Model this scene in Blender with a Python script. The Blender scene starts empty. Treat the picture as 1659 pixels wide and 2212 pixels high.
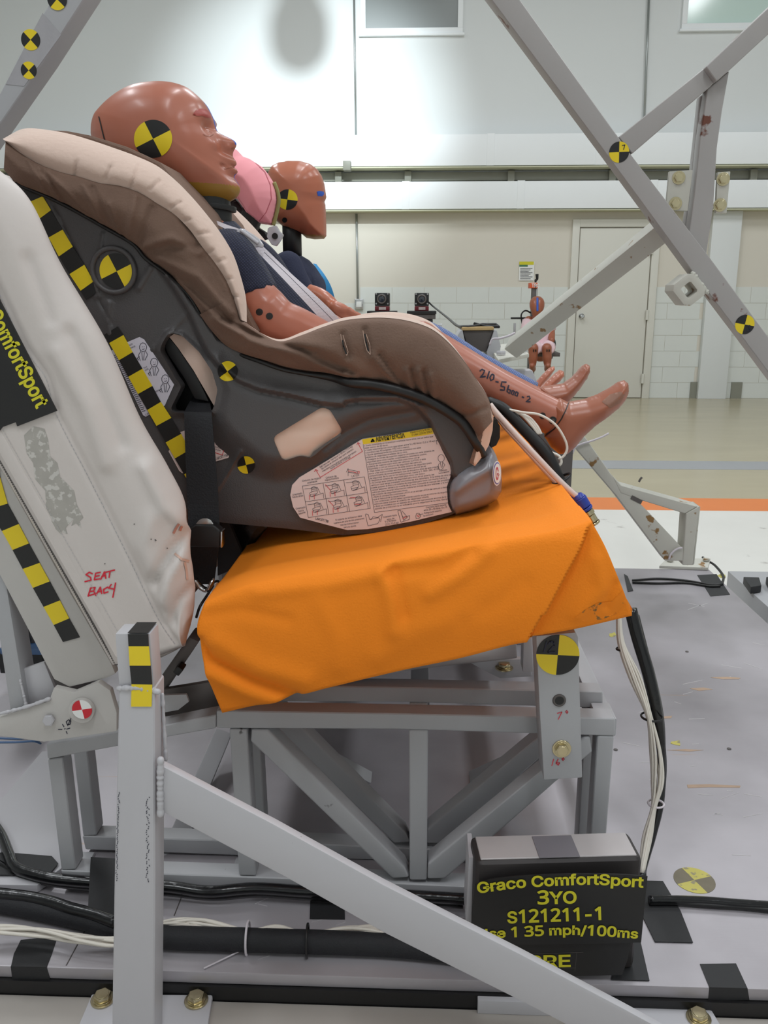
import bpy, bmesh, math, random
import numpy as np
from mathutils import Vector, Matrix
from mathutils.geometry import delaunay_2d_cdt
random.seed(7)
SC = bpy.context.scene
COL = SC.collection
# ------------------------------------------------------------------ camera
FPX = 1850.0; PITCH = math.radians(13.7); YAW = math.radians(2.3); EYE = 1.18
fwd = np.array([-math.sin(YAW)*math.cos(PITCH), math.cos(YAW)*math.cos(PITCH), -math.sin(PITCH)])
rgt = np.array([math.cos(YAW), math.sin(YAW), 0.0]); upv = np.cross(rgt, fwd); EYEP = np.array([0, 0, EYE])
cam = bpy.data.cameras.new('camera'); camo = bpy.data.objects.new('camera', cam); COL.objects.link(camo)
camo.location = EYEP
camo.rotation_euler = Matrix((rgt, upv, -fwd)).transposed().to_euler()
cam.sensor_fit = 'VERTICAL'; cam.sensor_height = 36.0; cam.lens = FPX/2212*36.0
cam.clip_start = 0.05; cam.clip_end = 100
SC.camera = camo
# ------------------------------------------------------------------ light and exposure
SC.view_settings.view_transform = 'Standard'; SC.view_settings.look = 'None'
SC.view_settings.gamma = 1.0; SC.view_settings.use_curve_mapping = False
SC.view_settings.exposure = 0.0
wd = bpy.data.worlds.new('hall_air'); SC.world = wd; wd.use_nodes = True
wd.node_tree.nodes['Background'].inputs[0].default_value = (0.85, 0.92, 1.0, 1)
wd.node_tree.nodes['Background'].inputs[1].default_value = 0.3
def area(name, loc, sx, sy, w, col=(1, 1, 1), rot=(0, 0, 0)):
    l = bpy.data.lights.new(name, 'AREA'); l.shape = 'RECTANGLE'; l.size = sx; l.size_y = sy; l.energy = w; l.color = col
    o = bpy.data.objects.new(name, l); COL.objects.link(o); o.location = loc; o.rotation_euler = rot
    return o
LAMPW = 75
for i, (lx, ly) in enumerate([(-3.2, -1.5), (0.6, -1.5), (4.4, -1.5), (-3.2, 2.6), (0.6, 2.6), (4.4, 2.6), (-3.2, 6.8), (0.6, 6.8), (4.4, 6.8)]):
    area('ceiling_lamp_light', (lx, ly, 6.0), 0.5, 2.0, LAMPW, (0.93, 0.97, 1.0))
sp = bpy.data.lights.new('wall_spot_light', 'SPOT'); sp.energy = 950; sp.spot_size = math.radians(50); sp.spot_blend = 0.9
sp.shadow_soft_size = 0.10; sp.color = (0.84, 0.95, 1.0)
spo = bpy.data.objects.new('wall_spot_light', sp); COL.objects.link(spo)

# ------------------------------------------------------------------ helpers
def ray(x, y): return fwd + rgt*((x-829.5)/FPX) - upv*((y-1106)/FPX)
def at(x, y, Y):
    d = ray(x, y); return EYEP + d*(Y/d[1])
def atz(x, y, z):
    d = ray(x, y); return EYEP + d*((z-EYE)/d[2])
def lin(c):
    return tuple(((v/255)/12.92 if v/255 <= .04045 else ((v/255+.055)/1.055)**2.4) for v in c)
def new_mat(name):
    m = bpy.data.materials.new(name); m.use_nodes = True
    nt = m.node_tree; return m, nt, nt.nodes['Principled BSDF']
def mat(name, rgb, rough=.5, metal=0., var=0., vscale=8., bump=0., bscale=200., sheen=0., spec=.5, spots=None, coat=0., stretch=None):
    """rgb in 0..255 screen values; var mixes in a darker and lighter tone, spots = (rgb, scale, threshold) of chips or stains"""
    m, nt, b = new_mat(name); N, L = nt.nodes, nt.links
    c = lin(rgb)
    b.inputs['Roughness'].default_value = rough; b.inputs['Metallic'].default_value = metal
    b.inputs['Specular IOR Level'].default_value = spec
    if sheen: b.inputs['Sheen Weight'].default_value = sheen; b.inputs['Sheen Roughness'].default_value = .4; b.inputs['Sheen Tint'].default_value = (min(1, c[0]*2.2), min(1, c[1]*2.2), min(1, c[2]*2.2), 1)
    if coat: b.inputs['Coat Weight'].default_value = coat; b.inputs['Coat Roughness'].default_value = .15
    tc = N.new('ShaderNodeTexCoord'); vec = tc.outputs['Object']
    if stretch:
        mp = N.new('ShaderNodeMapping'); mp.inputs['Scale'].default_value = stretch; L.new(vec, mp.inputs[0]); vec = mp.outputs[0]
    b.inputs['Base Color'].default_value = (*c, 1)
    out = None
    if var:
        n = N.new('ShaderNodeTexNoise'); n.inputs['Scale'].default_value = vscale; n.inputs['Detail'].default_value = 5; L.new(vec, n.inputs['Vector'])
        r = N.new('ShaderNodeMix'); r.data_type = 'RGBA'
        r.inputs[6].default_value = (*[v*(1-var) for v in c], 1); r.inputs[7].default_value = (*[min(1, v*(1+var)) for v in c], 1)
        L.new(n.outputs[0], r.inputs[0]); out = r.outputs[2]
    if spots:
        n = N.new('ShaderNodeTexNoise'); n.inputs['Scale'].default_value = spots[1]; n.inputs['Detail'].default_value = 6; L.new(tc.outputs['Object'], n.inputs['Vector'])
        cr = N.new('ShaderNodeValToRGB'); cr.color_ramp.elements[0].position = spots[2]; cr.color_ramp.elements[1].position = spots[2]+.04
        L.new(n.outputs[0], cr.inputs[0])
        r = N.new('ShaderNodeMix'); r.data_type = 'RGBA'; L.new(cr.outputs[0], r.inputs[0])
        if out: L.new(out, r.inputs[6])
        else: r.inputs[6].default_value = (*c, 1)
        r.inputs[7].default_value = (*lin(spots[0]), 1); out = r.outputs[2]
    if out: L.new(out, b.inputs['Base Color'])
    if bump:
        n = N.new('ShaderNodeTexNoise'); n.inputs['Scale'].default_value = bscale; n.inputs['Detail'].default_value = 3; L.new(vec, n.inputs['Vector'])
        bp = N.new('ShaderNodeBump'); bp.inputs['Strength'].default_value = bump; bp.inputs['Distance'].default_value = .002
        L.new(n.outputs[0], bp.inputs['Height']); L.new(bp.outputs[0], b.inputs['Normal'])
    return m
def weave_mat(name, rgb, rgb2, scale, rough=.9, thr=.5, sheen=.3):
    m, nt, b = new_mat(name); N, L = nt.nodes, nt.links
    b.inputs['Roughness'].default_value = rough; b.inputs['Sheen Weight'].default_value = sheen
    tc = N.new('ShaderNodeTexCoord')
    mp = N.new('ShaderNodeMapping'); mp.inputs['Rotation'].default_value = (0, .75, 0); L.new(tc.outputs['Object'], mp.inputs[0])
    fac = []
    for ax in ('X', 'Z'):
        w = N.new('ShaderNodeTexWave'); w.bands_direction = ax; w.inputs['Scale'].default_value = scale; w.inputs['Distortion'].default_value = .4
        L.new(mp.outputs[0], w.inputs['Vector']); fac.append(w.outputs['Fac'])
    mu = N.new('ShaderNodeMath'); mu.operation = 'MULTIPLY'; L.new(fac[0], mu.inputs[0]); L.new(fac[1], mu.inputs[1])
    r = N.new('ShaderNodeMix'); r.data_type = 'RGBA'; r.inputs[6].default_value = (*lin(rgb), 1); r.inputs[7].default_value = (*lin(rgb2), 1)
    L.new(mu.outputs[0], r.inputs[0]); L.new(r.outputs[2], b.inputs['Base Color'])
    bp = N.new('ShaderNodeBump'); bp.inputs['Strength'].default_value = .5; bp.inputs['Distance'].default_value = .001
    L.new(mu.outputs[0], bp.inputs['Height']); L.new(bp.outputs[0], b.inputs['Normal'])
    return m
def root_of(o):
    while o.parent: o = o.parent
    return o
def mk(name, V, Fc, mats, parent=None, smooth=False, midx=None, label=None, kind=None):
    V = np.asarray(V, float).reshape(-1, 3)
    if parent is not None: off = np.array(root_of(parent).location)
    else:
        off = np.array([(V[:, 0].min()+V[:, 0].max())/2, (V[:, 1].min()+V[:, 1].max())/2, V[:, 2].min()])
    me = bpy.data.meshes.new(name); me.from_pydata((V-off).tolist(), [], [tuple(int(i) for i in f) for f in Fc])
    if not isinstance(mats, (list, tuple)): mats = [mats]
    for m in mats: me.materials.append(m)
    if midx is not None: me.polygons.foreach_set('material_index', [int(i) for i in midx])
    if smooth: me.polygons.foreach_set('use_smooth', [True]*len(me.polygons))
    me.update()
    o = bpy.data.objects.new(name, me); COL.objects.link(o)
    if parent is not None: o.parent = parent
    else: o.location = off
    if label: o['label'] = label
    if kind: o['kind'] = kind
    return o
def fixn(o):
    bm = bmesh.new(); bm.from_mesh(o.data); bmesh.ops.recalc_face_normals(bm, faces=bm.faces); bm.to_mesh(o.data); bm.free(); return o
def bevel(o, w=.002, seg=2, ang=40):
    bm = bmesh.new(); bm.from_mesh(o.data)
    bmesh.ops.recalc_face_normals(bm, faces=bm.faces)
    es = [e for e in bm.edges if len(e.link_faces) == 2 and e.calc_face_angle(0) > math.radians(ang)]
    bmesh.ops.bevel(bm, geom=es, offset=w, segments=seg, profile=.6, affect='EDGES', clamp_overlap=True)
    for f in bm.faces: f.smooth = True
    bm.to_mesh(o.data); bm.free()
    try: o.data.set_sharp_from_angle(angle=math.radians(35))
    except Exception: pass
    return o
def thing(name, label, cat, loc, group=None):
    o = bpy.data.objects.new(name, None); COL.objects.link(o); o.location = Vector([float(v) for v in loc]); o.empty_display_size = .05
    o['label'] = label; o['category'] = cat
    if group: o['group'] = group
    return o
def tag(o, label, cat, group=None):
    o['label'] = label; o['category'] = cat
    if group: o['group'] = group
    return o
def structure(o): o['kind'] = 'structure'; return o
def prism(name, px, Y0, Y1, m, parent=None, bev=.002, seg=2, label=None):
    """outline on the upright plane Y0, pushed back to Y1"""
    P = [at(x, y, Y0) for x, y in px]; n = len(P)
    V = P + [np.array([p[0], Y1, p[2]]) for p in P]
    Fc = [tuple(range(n)), tuple(range(2*n-1, n-1, -1))] + [(i, i+n, (i+1) % n+n, (i+1) % n) for i in range(n)]
    o = mk(name, V, Fc, m, parent, label=label)
    return bevel(o, bev, seg) if bev else fixn(o)
def slab(name, px, z0, z1, m, parent=None, bev=0, label=None):
    """outline on the level plane z1 (top), let down to z0"""
    P = [atz(x, y, z1) for x, y in px]; n = len(P)
    V = P + [np.array([p[0], p[1], z0]) for p in P]
    Fc = [tuple(range(n)), tuple(range(2*n-1, n-1, -1))] + [(i, i+n, (i+1) % n+n, (i+1) % n) for i in range(n)]
    o = mk(name, V, Fc, m, parent, label=label)
    return bevel(o, bev) if bev else fixn(o)
def box(name, lo, hi, m, parent=None, bev=0, label=None):
    (a, b, c), (d, e, f) = lo, hi
    V = [(a, b, c), (d, b, c), (d, e, c), (a, e, c), (a, b, f), (d, b, f), (d, e, f), (a, e, f)]
    o = mk(name, V, [(0, 3, 2, 1), (4, 5, 6, 7), (0, 1, 5, 4), (1, 2, 6, 5), (2, 3, 7, 6), (3, 0, 4, 7)], m, parent, label=label)
    return bevel(o, bev) if bev else o
def beam(name, p, q, w, h, m, parent=None, upd=(0, -1, 0), bev=.003, label=None):
    """square bar between two points; w across, h along upd"""
    p, q, u = np.array(p, float), np.array(q, float), np.array(upd, float)
    d = (q-p)/np.linalg.norm(q-p); u = u-d*(u@d); u /= np.linalg.norm(u); s = np.cross(d, u)
    V = [c+s*w/2*i+u*h/2*j for c in (p, q) for i, j in ((-1, -1), (1, -1), (1, 1), (-1, 1))]
    o = mk(name, V, [(0, 1, 2, 3), (7, 6, 5, 4), (0, 4, 5, 1), (1, 5, 6, 2), (2, 6, 7, 3), (3, 7, 4, 0)], m, parent, label=label)
    return bevel(o, bev) if bev else fixn(o)
def cr(pts, n):
    """n points, evenly spaced along a Catmull-Rom curve through pts (any dimension)"""
    P = np.asarray(pts, float)
    if len(P) == 2: return P[0]+(P[1]-P[0])*np.linspace(0, 1, n)[:, None]
    Q = np.vstack([2*P[0]-P[1], P, 2*P[-1]-P[-2]]); out = []
    for i in range(len(P)-1):
        a, b, c, d = Q[i:i+4]; t = np.linspace(0, 1, 17)[:-1, None]
        out.append(.5*((2*b)+(-a+c)*t+(2*a-5*b+4*c-d)*t*t+(-a+3*b-3*c+d)*t**3))
    out = np.vstack(out+[P[-1:]])
    s = np.concatenate([[0], np.cumsum(np.linalg.norm(np.diff(out[:, :3], axis=0), axis=1))])
    u = np.linspace(0, s[-1], n)
    return np.stack([np.interp(u, s, out[:, k]) for k in range(P.shape[1])], 1)
def sweep_geo(pts, r, n=8, samples=None, flat=None, round_ends=False):
    P = np.asarray(pts, float); R = np.full(len(P), r) if np.isscalar(r) else np.asarray(r, float)
    S = samples or max(2, (len(P)-1)*6+1)
    Q = cr(np.column_stack([P, R]), S); R = Q[:, 3]; Q = Q[:, :3]
    T = np.gradient(Q, axis=0); T /= np.linalg.norm(T, axis=1)[:, None]+1e-12
    if round_ends:
        q0, q1 = [], []
        for k in (75, 50, 25):
            a = math.radians(k); q0.append((Q[0]-T[0]*R[0]*math.sin(a), R[0]*math.cos(a), T[0])); 
        for k in (25, 50, 75):
            a = math.radians(k); q1.append((Q[-1]+T[-1]*R[-1]*math.sin(a), R[-1]*math.cos(a), T[-1]))
        Q = np.vstack([[q[0] for q in q0], Q, [q[0] for q in q1]]); R = np.concatenate([[q[1] for q in q0], R, [q[1] for q in q1]])
        T = np.vstack([[q[2] for q in q0], T, [q[2] for q in q1]])
    u = np.array([0, -1, 0.]) if abs(T[0][1]) < .9 else np.array([0, 0, 1.]); V = []
    for i in range(len(Q)):
        u = u-T[i]*(u@T[i]); u /= np.linalg.norm(u)+1e-12; s = np.cross(T[i], u)
        for k in range(n):
            a = 2*math.pi*k/n
            V.append(Q[i]+R[i]*(u*math.cos(a)*(flat or 1)+s*math.sin(a)))
    m = len(Q)
    Fc = [(i*n+k, i*n+(k+1) % n, (i+1)*n+(k+1) % n, (i+1)*n+k) for i in range(m-1) for k in range(n)]
    Fc += [tuple(range(n-1, -1, -1)), tuple((m-1)*n+k for k in range(n))]
    return V, Fc
def sweep(name, pts, r, m, parent=None, n=8, samples=None, flat=None, round_ends=False, label=None):
    V, Fc = sweep_geo(pts, r, n, samples, flat, round_ends)
    return mk(name, V, Fc, m, parent, smooth=True, label=label)
def join_geo(parts):
    V, Fc = [], []
    for v, f in parts:
        o = len(V); V += [tuple(p) for p in v]; Fc += [tuple(i+o for i in q) for q in f]
    return V, Fc
def remesh(o, voxel=.004, it=3, fac=.5):
    md = o.modifiers.new('r', 'REMESH'); md.mode = 'VOXEL'; md.voxel_size = voxel
    sm = o.modifiers.new('s', 'SMOOTH'); sm.iterations = it; sm.factor = fac
    dg = bpy.context.evaluated_depsgraph_get(); me = bpy.data.meshes.new_from_object(o.evaluated_get(dg))
    o.modifiers.clear(); o.data = me
    me.polygons.foreach_set('use_smooth', [True]*len(me.polygons)); return o
def cyl_geo(c, axis, r, h, n=16, r2=None):
    c, a = np.array(c, float), np.array(axis, float); a /= np.linalg.norm(a)
    u = np.cross(a, [0, 0, 1.]) if abs(a[2]) < .9 else np.cross(a, [1., 0, 0]); u /= np.linalg.norm(u); s = np.cross(a, u)
    r2 = r if r2 is None else r2; V = []
    for q, rr in ((c, r), (c+a*h, r2)):
        V += [q+rr*(u*math.cos(2*math.pi*k/n)+s*math.sin(2*math.pi*k/n)) for k in range(n)]
    return V, [(k, (k+1) % n, n+(k+1) % n, n+k) for k in range(n)]+[tuple(range(n-1, -1, -1)), tuple(range(n, 2*n))]
def cyl(name, c, axis, r, h, m, parent=None, n=16, bev=0, r2=None, label=None):
    V, Fc = cyl_geo(c, axis, r, h, n, r2); o = mk(name, V, Fc, m, parent, label=label)
    return bevel(o, bev) if bev else fixn(o)
def bolt(c, axis, r, m, parent, washer=True):
    c, a = np.array(c, float), np.array(axis, float); a = a/np.linalg.norm(a); g = []
    if washer: g += [cyl_geo(c, a, r*1.55, r*.22, 20), cyl_geo(c+a*r*.22, a, r*1.25, r*.12, 20)]
    g += [cyl_geo(c+a*r*.2, a, r*1.1, r*.75, 6), cyl_geo(c+a*r*.95, a, r*.85, r*.06, 12)]
    V, Fc = join_geo(g); return bevel(mk('bolt', V, Fc, m, parent), r*.06, 1)
def ring(name, c, axis, R, r, m, parent=None, n=32, k=8):
    c, a = np.array(c, float), np.array(axis, float); a /= np.linalg.norm(a)
    u = np.cross(a, [0, 0, 1.]) if abs(a[2]) < .9 else np.array([1., 0, 0]); u /= np.linalg.norm(u); s = np.cross(a, u); V = []
    for i in range(n):
        d = u*math.cos(2*math.pi*i/n)+s*math.sin(2*math.pi*i/n)
        for j in range(k):
            b = 2*math.pi*j/k; V.append(c+d*(R+r*math.cos(b))+a*r*math.sin(b))
    Fc = [(i*k+j, i*k+(j+1) % k, ((i+1) % n)*k+(j+1) % k, ((i+1) % n)*k+j) for i in range(n) for j in range(k)]
    return fixn(mk(name, V, Fc, m, parent, smooth=True))
def disc_marker(c, u, v, r, ang, mats, parent, name='target_marker', n=40, lift=None, thick=.0008):
    """round four-quarter sticker; ang in degrees from u; lift(p) moves a point onto a curved surface"""
    c, u, v = [np.array(q, float) for q in (c, u, v)]; nn = np.cross(u, v); V = [c]; 
    for rr in (.5, 1.0):
        V += [c+r*rr*(u*math.cos(2*math.pi*k/n+math.radians(ang))+v*math.sin(2*math.pi*k/n+math.radians(ang))) for k in range(n)]
    if lift: V = [lift(p) for p in V]
    back = [p-nn*thick for p in V[n+1:]]; V += back
    Fc, mi = [], []
    for k in range(n):
        q = (k*4//n) % 2; k2 = (k+1) % n
        Fc += [(0, 1+k, 1+k2), (1+k, 1+n+k, 1+n+k2, 1+k2), (1+n+k, 1+2*n+k, 1+2*n+k2, 1+n+k2)]; mi += [q, q, q]
    return mk(name, V, Fc, mats, parent, midx=mi)
UX, UZ = np.array([1., 0, 0]), np.array([0, 0, 1.])
def marker_px(x, y, rpx, Y, ang, mats, parent, name='target_marker'):
    c = at(x, y, Y); r = np.linalg.norm(at(x, y-rpx, Y)-c)
    return disc_marker(c, UX, UZ, r, ang, mats, parent, name)
def tape(px_pairs, Y, mats, parent, first=0, name='checker_tape', thick=.001):
    """px_pairs: list of (left px, right px) rungs down the tape; squares alternate"""
    V, Fc, mi = [], [], []
    for (a, b) in px_pairs: V += [at(*a, Y), at(*b, Y)]
    n = len(V); V += [p+np.array([0, thick, 0]) for p in V]
    for i in range(len(px_pairs)-1):
        Fc.append((2*i, 2*i+1, 2*i+3, 2*i+2)); mi.append((i+first) % 2)
        for (p, q) in ((2*i, 2*i+2), (2*i+1, 2*i+3)): Fc.append((p, q, q+n, p+n)); mi.append((i+first) % 2)
    return fixn(mk(name, V, Fc, mats, parent, midx=mi))
_font = {}
try:      # Blender's own bundled sans faces; the built-in face stands in when they are missing
    for k_, n_ in (('f', 'Inter.woff2'), ('one', 'NotoSansHebrew-Regular.woff2')): _font[k_] = bpy.data.fonts.load(bpy.utils.resource_path('LOCAL')+'/datafiles/fonts/'+n_)
except Exception: _font['f'] = None
def text_geo(s, bold=0., res=2):
    c = bpy.data.curves.new('t', 'FONT'); c.body = s
    if _font['f']:
        c.font = _font['f']; c.font_bold = _font['one']
        for i_, ch_ in enumerate(s):
            if ch_.isdigit(): c.body_format[i_].use_bold = True
    c.offset = bold; c.resolution_u = res
    o = bpy.data.objects.new('t', c); COL.objects.link(o)
    dg = bpy.context.evaluated_depsgraph_get(); me = o.evaluated_get(dg).to_mesh()
    V = np.array([v.co[:] for v in me.vertices]).reshape(-1, 3); Fc = [tuple(p.vertices) for p in me.polygons]
    o.evaluated_get(dg).to_mesh_clear(); bpy.data.objects.remove(o); bpy.data.curves.remove(c)
    return V, Fc
def text_map(s, fn, bold=0., res=2):
    """glyph mesh with x scaled to 0..1 over the text and y in cap heights, sent through fn"""
    if 'cap' not in _font:
        v, _ = text_geo('H'); _font['cap'] = v[:, 1].max()
    V, Fc = text_geo(s, bold, res)
    x0, x1 = V[:, 0].min(), V[:, 0].max()
    return [fn((p[0]-x0)/(x1-x0), p[1]/_font['cap']) for p in V], Fc
def text_px(s, a, b, h, Y, m, parent, bold=0., name='lettering', res=2, bend=0.):
    """text from px a to px b (baseline), cap height h px, on upright plane Y"""
    a, b = np.array(a, float), np.array(b, float); d = b-a; nrm = np.array([d[1], -d[0]])/np.linalg.norm(d)
    V, Fc = text_map(s, lambda x, y: pt(*(a+d*x+nrm*(h*y+bend*4*x*(1-x))), Y), bold, res)
    return mk(name, V, Fc, m, parent)
def strokes(name, lines, wpx, Y, m, parent, label=None):
    """hand-drawn or printed lines: px polylines as thin flat ribbons on plane Y"""
    V, Fc = [], []
    for ln in lines:
        P = np.array(ln, float)
        for i in range(len(P)-1):
            d = P[i+1]-P[i]; L = np.linalg.norm(d)
            if L < 1e-6: continue
            d = d/L; n = np.array([-d[1], d[0]])*wpx/2; k = len(V); e = d*wpx*.3
            V += [pt(*(P[i]-e+n), Y), pt(*(P[i]-e-n), Y), pt(*(P[i+1]+e-n), Y), pt(*(P[i+1]+e+n), Y)]; Fc.append((k, k+1, k+2, k+3))
    return mk(name, V, Fc, m, parent, label=label)
def pip(P, poly):
    x, y = P[:, 0], P[:, 1]; poly = np.asarray(poly, float); ins = np.zeros(len(P), bool); j = len(poly)-1
    for i in range(len(poly)):
        xi, yi = poly[i]; xj, yj = poly[j]
        c = ((yi > y) != (yj > y)) & (x < (xj-xi)*(y-yi)/((yj-yi) or 1e-9)+xi); ins ^= c; j = i
    return ins
def pdist(P, line, closed=False):
    P = np.atleast_2d(np.asarray(P, float)); L = np.asarray(line, float)
    if closed: L = np.vstack([L, L[:1]])
    d = np.full(len(P), 1e9)
    for a, b in zip(L[:-1], L[1:]):
        ab = b-a; t = np.clip(((P-a)@ab)/(ab@ab+1e-12), 0, 1); d = np.minimum(d, np.linalg.norm(P-(a+t[:, None]*ab), axis=1))
    return d
def ridge(P, line, w, amp): return amp*np.exp(-(pdist(P, line)/w)**2)
def mound(P, poly, amp, w):
    d = pdist(P, poly, True); ins = pip(P, poly); sd = np.where(ins, d, -d)
    t = np.clip(sd/w*.5+.5, 0, 1); return amp*t*t*(3-2*t)
def dense(poly, step, closed=True):
    P = [np.array(p, float) for p in poly]; out = []
    for a, b in zip(P, P[1:]+(P[:1] if closed else [])):
        n = max(1, int(np.linalg.norm(b-a)/step)); out += [a+(b-a)*k/n for k in range(n)]
    if not closed: out.append(P[-1])
    return np.array(out)
def tri_fill(outline, holes, step):
    loops = [dense(outline, step)]+[dense(h, step) for h in holes]
    pts = list(loops[0]); edges = [(i, (i+1) % len(loops[0])) for i in range(len(loops[0]))]
    for lp in loops[1:]:
        o = len(pts); pts += list(lp); edges += [(o+i, o+(i+1) % len(lp)) for i in range(len(lp))]
    lo, hi = np.min(outline, 0), np.max(outline, 0)
    gx, gy = np.meshgrid(np.arange(lo[0], hi[0], step), np.arange(lo[1], hi[1], step*.87))
    gx = gx+(np.arange(gx.shape[0]) % 2)[:, None]*step/2
    G = np.column_stack([gx.ravel(), gy.ravel()]); k = pip(G, outline) & (pdist(G, outline, True) > step*.45)
    for h in holes: k &= ~pip(G, h) & (pdist(G, h, True) > step*.45)
    pts += list(G[k])
    v, e, f, *_ = delaunay_2d_cdt([Vector(p) for p in pts], edges, [], 0, 1e-5)
    v = np.array([p[:] for p in v]); f = np.array([t for t in f]); c = v[f].mean(1)
    k = pip(c, outline)
    for h in holes: k &= ~pip(c, h)
    f = f[k]
    a, b, c3 = v[f[:, 0]], v[f[:, 1]], v[f[:, 2]]
    cr_ = (b[:, 0]-a[:, 0])*(c3[:, 1]-a[:, 1])-(b[:, 1]-a[:, 1])*(c3[:, 0]-a[:, 0])
    f = np.where((cr_ > 0)[:, None], f[:, ::-1], f)      # px y runs down: makes the front face the camera side
    return v, f
def boundary(f):
    cnt = {}
    for t in f:
        for i in range(3):
            a, b = int(t[i]), int(t[(i+1) % 3]); cnt[(a, b)] = 1
    return [(a, b) for (a, b) in cnt if (b, a) not in cnt]
def relief(name, outline, holes, step, Yf, thick, m, parent=None, smooth=True, label=None, mirror=None, midx=None):
    v, f = tri_fill(outline, holes, step); Y = Yf(v); n = len(v)
    A_ = np.array([at(p[0], p[1], y) for p, y in zip(v, Y)])
    B_ = A_+np.array([0, thick, 0]); V = np.vstack([A_, B_])
    if mirror is not None: V = V.copy(); V[:, 1] = 2*mirror-V[:, 1]
    Fc = [tuple(t) for t in f]+[tuple(t[::-1]+n) for t in f]+[(b, a, a+n, b+n) for a, b in boundary(f)]
    mi = None
    if midx is not None: c = v[f].mean(1); q = midx(c); mi = list(q)+list(q)+[0]*(len(Fc)-2*len(f))
    if mirror is not None: Fc = [t[::-1] for t in Fc]
    o = mk(name, V, Fc, m, parent, smooth=smooth, label=label, midx=mi)
    try: o.data.set_sharp_from_angle(angle=math.radians(50))
    except Exception: pass
    return o
def inflate(name, outline, Ym, W, R, step, m, parent=None, label=None, wf=None, midx=None, geo=False):
    """rounded solid, symmetric about the plane Ym, with the given px outline"""
    outline = np.asarray(outline, float)
    v, f = tri_fill(outline, [], step); d = pdist(v, outline, True); t = np.clip(d/R, 0, 1); h = W*np.sqrt(np.clip(1-(1-t)**2, 0, 1))
    if wf is not None: h = h*wf(v)
    n = len(v)
    A0 = np.array([at(p[0], p[1], Ym) for p in v]); A_ = A0.copy(); A_[:, 1] -= h; B_ = A0.copy(); B_[:, 1] += h
    on = d < 1e-3; V = np.vstack([A_, B_]); idx = np.where(on, np.arange(n), np.arange(n)+n)
    Fc = [tuple(t) for t in f]+[tuple(idx[t[::-1]]) for t in f]
    if geo: return V, Fc
    mi = None
    if midx is not None: c = v[f].mean(1); q = midx(c); mi = list(q)+list(q)
    return mk(name, V, Fc, m, parent, smooth=True, label=label, midx=mi)
def loft(name, rows, nu, nv, m, parent=None, disp=None, mirror=None, label=None, cap=False, splits=None, mats=None):
    """rows of (px x, px y, Y); smooth grid through them; disp(P) adds to Y"""
    Rw = np.array([cr(r, nu) for r in rows]); G = np.array([cr_u(Rw[:, j], nv) for j in range(nu)]).transpose(1, 0, 2)
    P = G.reshape(-1, 3).copy()
    if disp is not None: P[:, 2] += disp(P[:, :2])
    V = np.array([at(*p) for p in P])
    if mirror is not None: V[:, 1] = 2*mirror-V[:, 1]
    Fc = [(i*nu+j, (i+1)*nu+j, (i+1)*nu+j+1, i*nu+j+1) for i in range(nv-1) for j in range(nu-1)]
    if mirror is not None: Fc = [t[::-1] for t in Fc]
    return mk(name, V, Fc, m, parent, smooth=True, label=label)
def cr_u(P, n):
    """Catmull-Rom with equal steps per row (not by length)"""
    P = np.asarray(P, float); k = len(P)
    if k == 2: return P[0]+(P[1]-P[0])*np.linspace(0, 1, n)[:, None]
    Q = np.vstack([2*P[0]-P[1], P, 2*P[-1]-P[-2]]); out = []
    for u in np.linspace(0, k-1, n):
        i = min(int(u), k-2); t = u-i; a, b, c, d = Q[i:i+4]
        out.append(.5*((2*b)+(-a+c)*t+(2*a-5*b+4*c-d)*t*t+(-a+3*b-3*c+d)*t**3))
    return np.array(out)
def thicken(o, t):
    md = o.modifiers.new('t', 'SOLIDIFY'); md.thickness = t; md.offset = -1
    dg = bpy.context.evaluated_depsgraph_get(); me = bpy.data.meshes.new_from_object(o.evaluated_get(dg)); o.modifiers.clear(); o.data = me; return o

from mathutils.bvhtree import BVHTree
def snapper(objs, lift=.0007):
    """px -> the point where the line of sight meets these surfaces, raised a hair off them (for stickers and ink)"""
    V, Fc = [], []
    for o in objs:
        k = len(V); off = np.array(root_of(o).location); V += [tuple(np.array(v.co)+off) for v in o.data.vertices]; Fc += [tuple(i+k for i in p.vertices) for p in o.data.polygons]
    ymean = float(np.mean([v[1] for v in V])) if len(V) else 1.2
    T = BVHTree.FromPolygons([Vector(v) for v in V], Fc)
    def f(x, y):
        d = ray(x, y); d = d/np.linalg.norm(d); h = T.ray_cast(Vector(EYEP), Vector(d))
        if h[0] is None: h = T.find_nearest(Vector(at(x, y, ymean)))
        n = np.array(h[1]); n = n if n@d < 0 else -n
        return np.array(h[0])+n*lift
    return f
def sticker(x, y, r, ang, mats, parent, f, name='target_marker', rings=6, n=64, sy=1.0):
    V = [f(x, y)]; Fc, mi = [], []
    for k in range(1, rings+1): V += [f(x+r*k/rings*math.cos(2*math.pi*i/n+math.radians(ang)), y+sy*r*k/rings*math.sin(2*math.pi*i/n+math.radians(ang))) for i in range(n)]
    for i in range(n):
        q = (i*4//n) % 2; j = (i+1) % n; Fc.append((0, 1+j, 1+i)); mi.append(q)
        for k in range(rings-1): Fc.append((1+k*n+i, 1+k*n+j, 1+(k+1)*n+j, 1+(k+1)*n+i)); mi.append(q)
    return mk(name, V, Fc, mats, parent, midx=mi, smooth=True)
def blob(name, px, m, parent, f, step=3):
    v, fc = tri_fill(np.array(px, float), [], step); return mk(name, [f(*p) for p in v], fc, m, parent, smooth=True)
def strokes_on(name, lines, w, m, parent, f): return mk(name, *ribbon_on(lines, w, f), m, parent)
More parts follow.
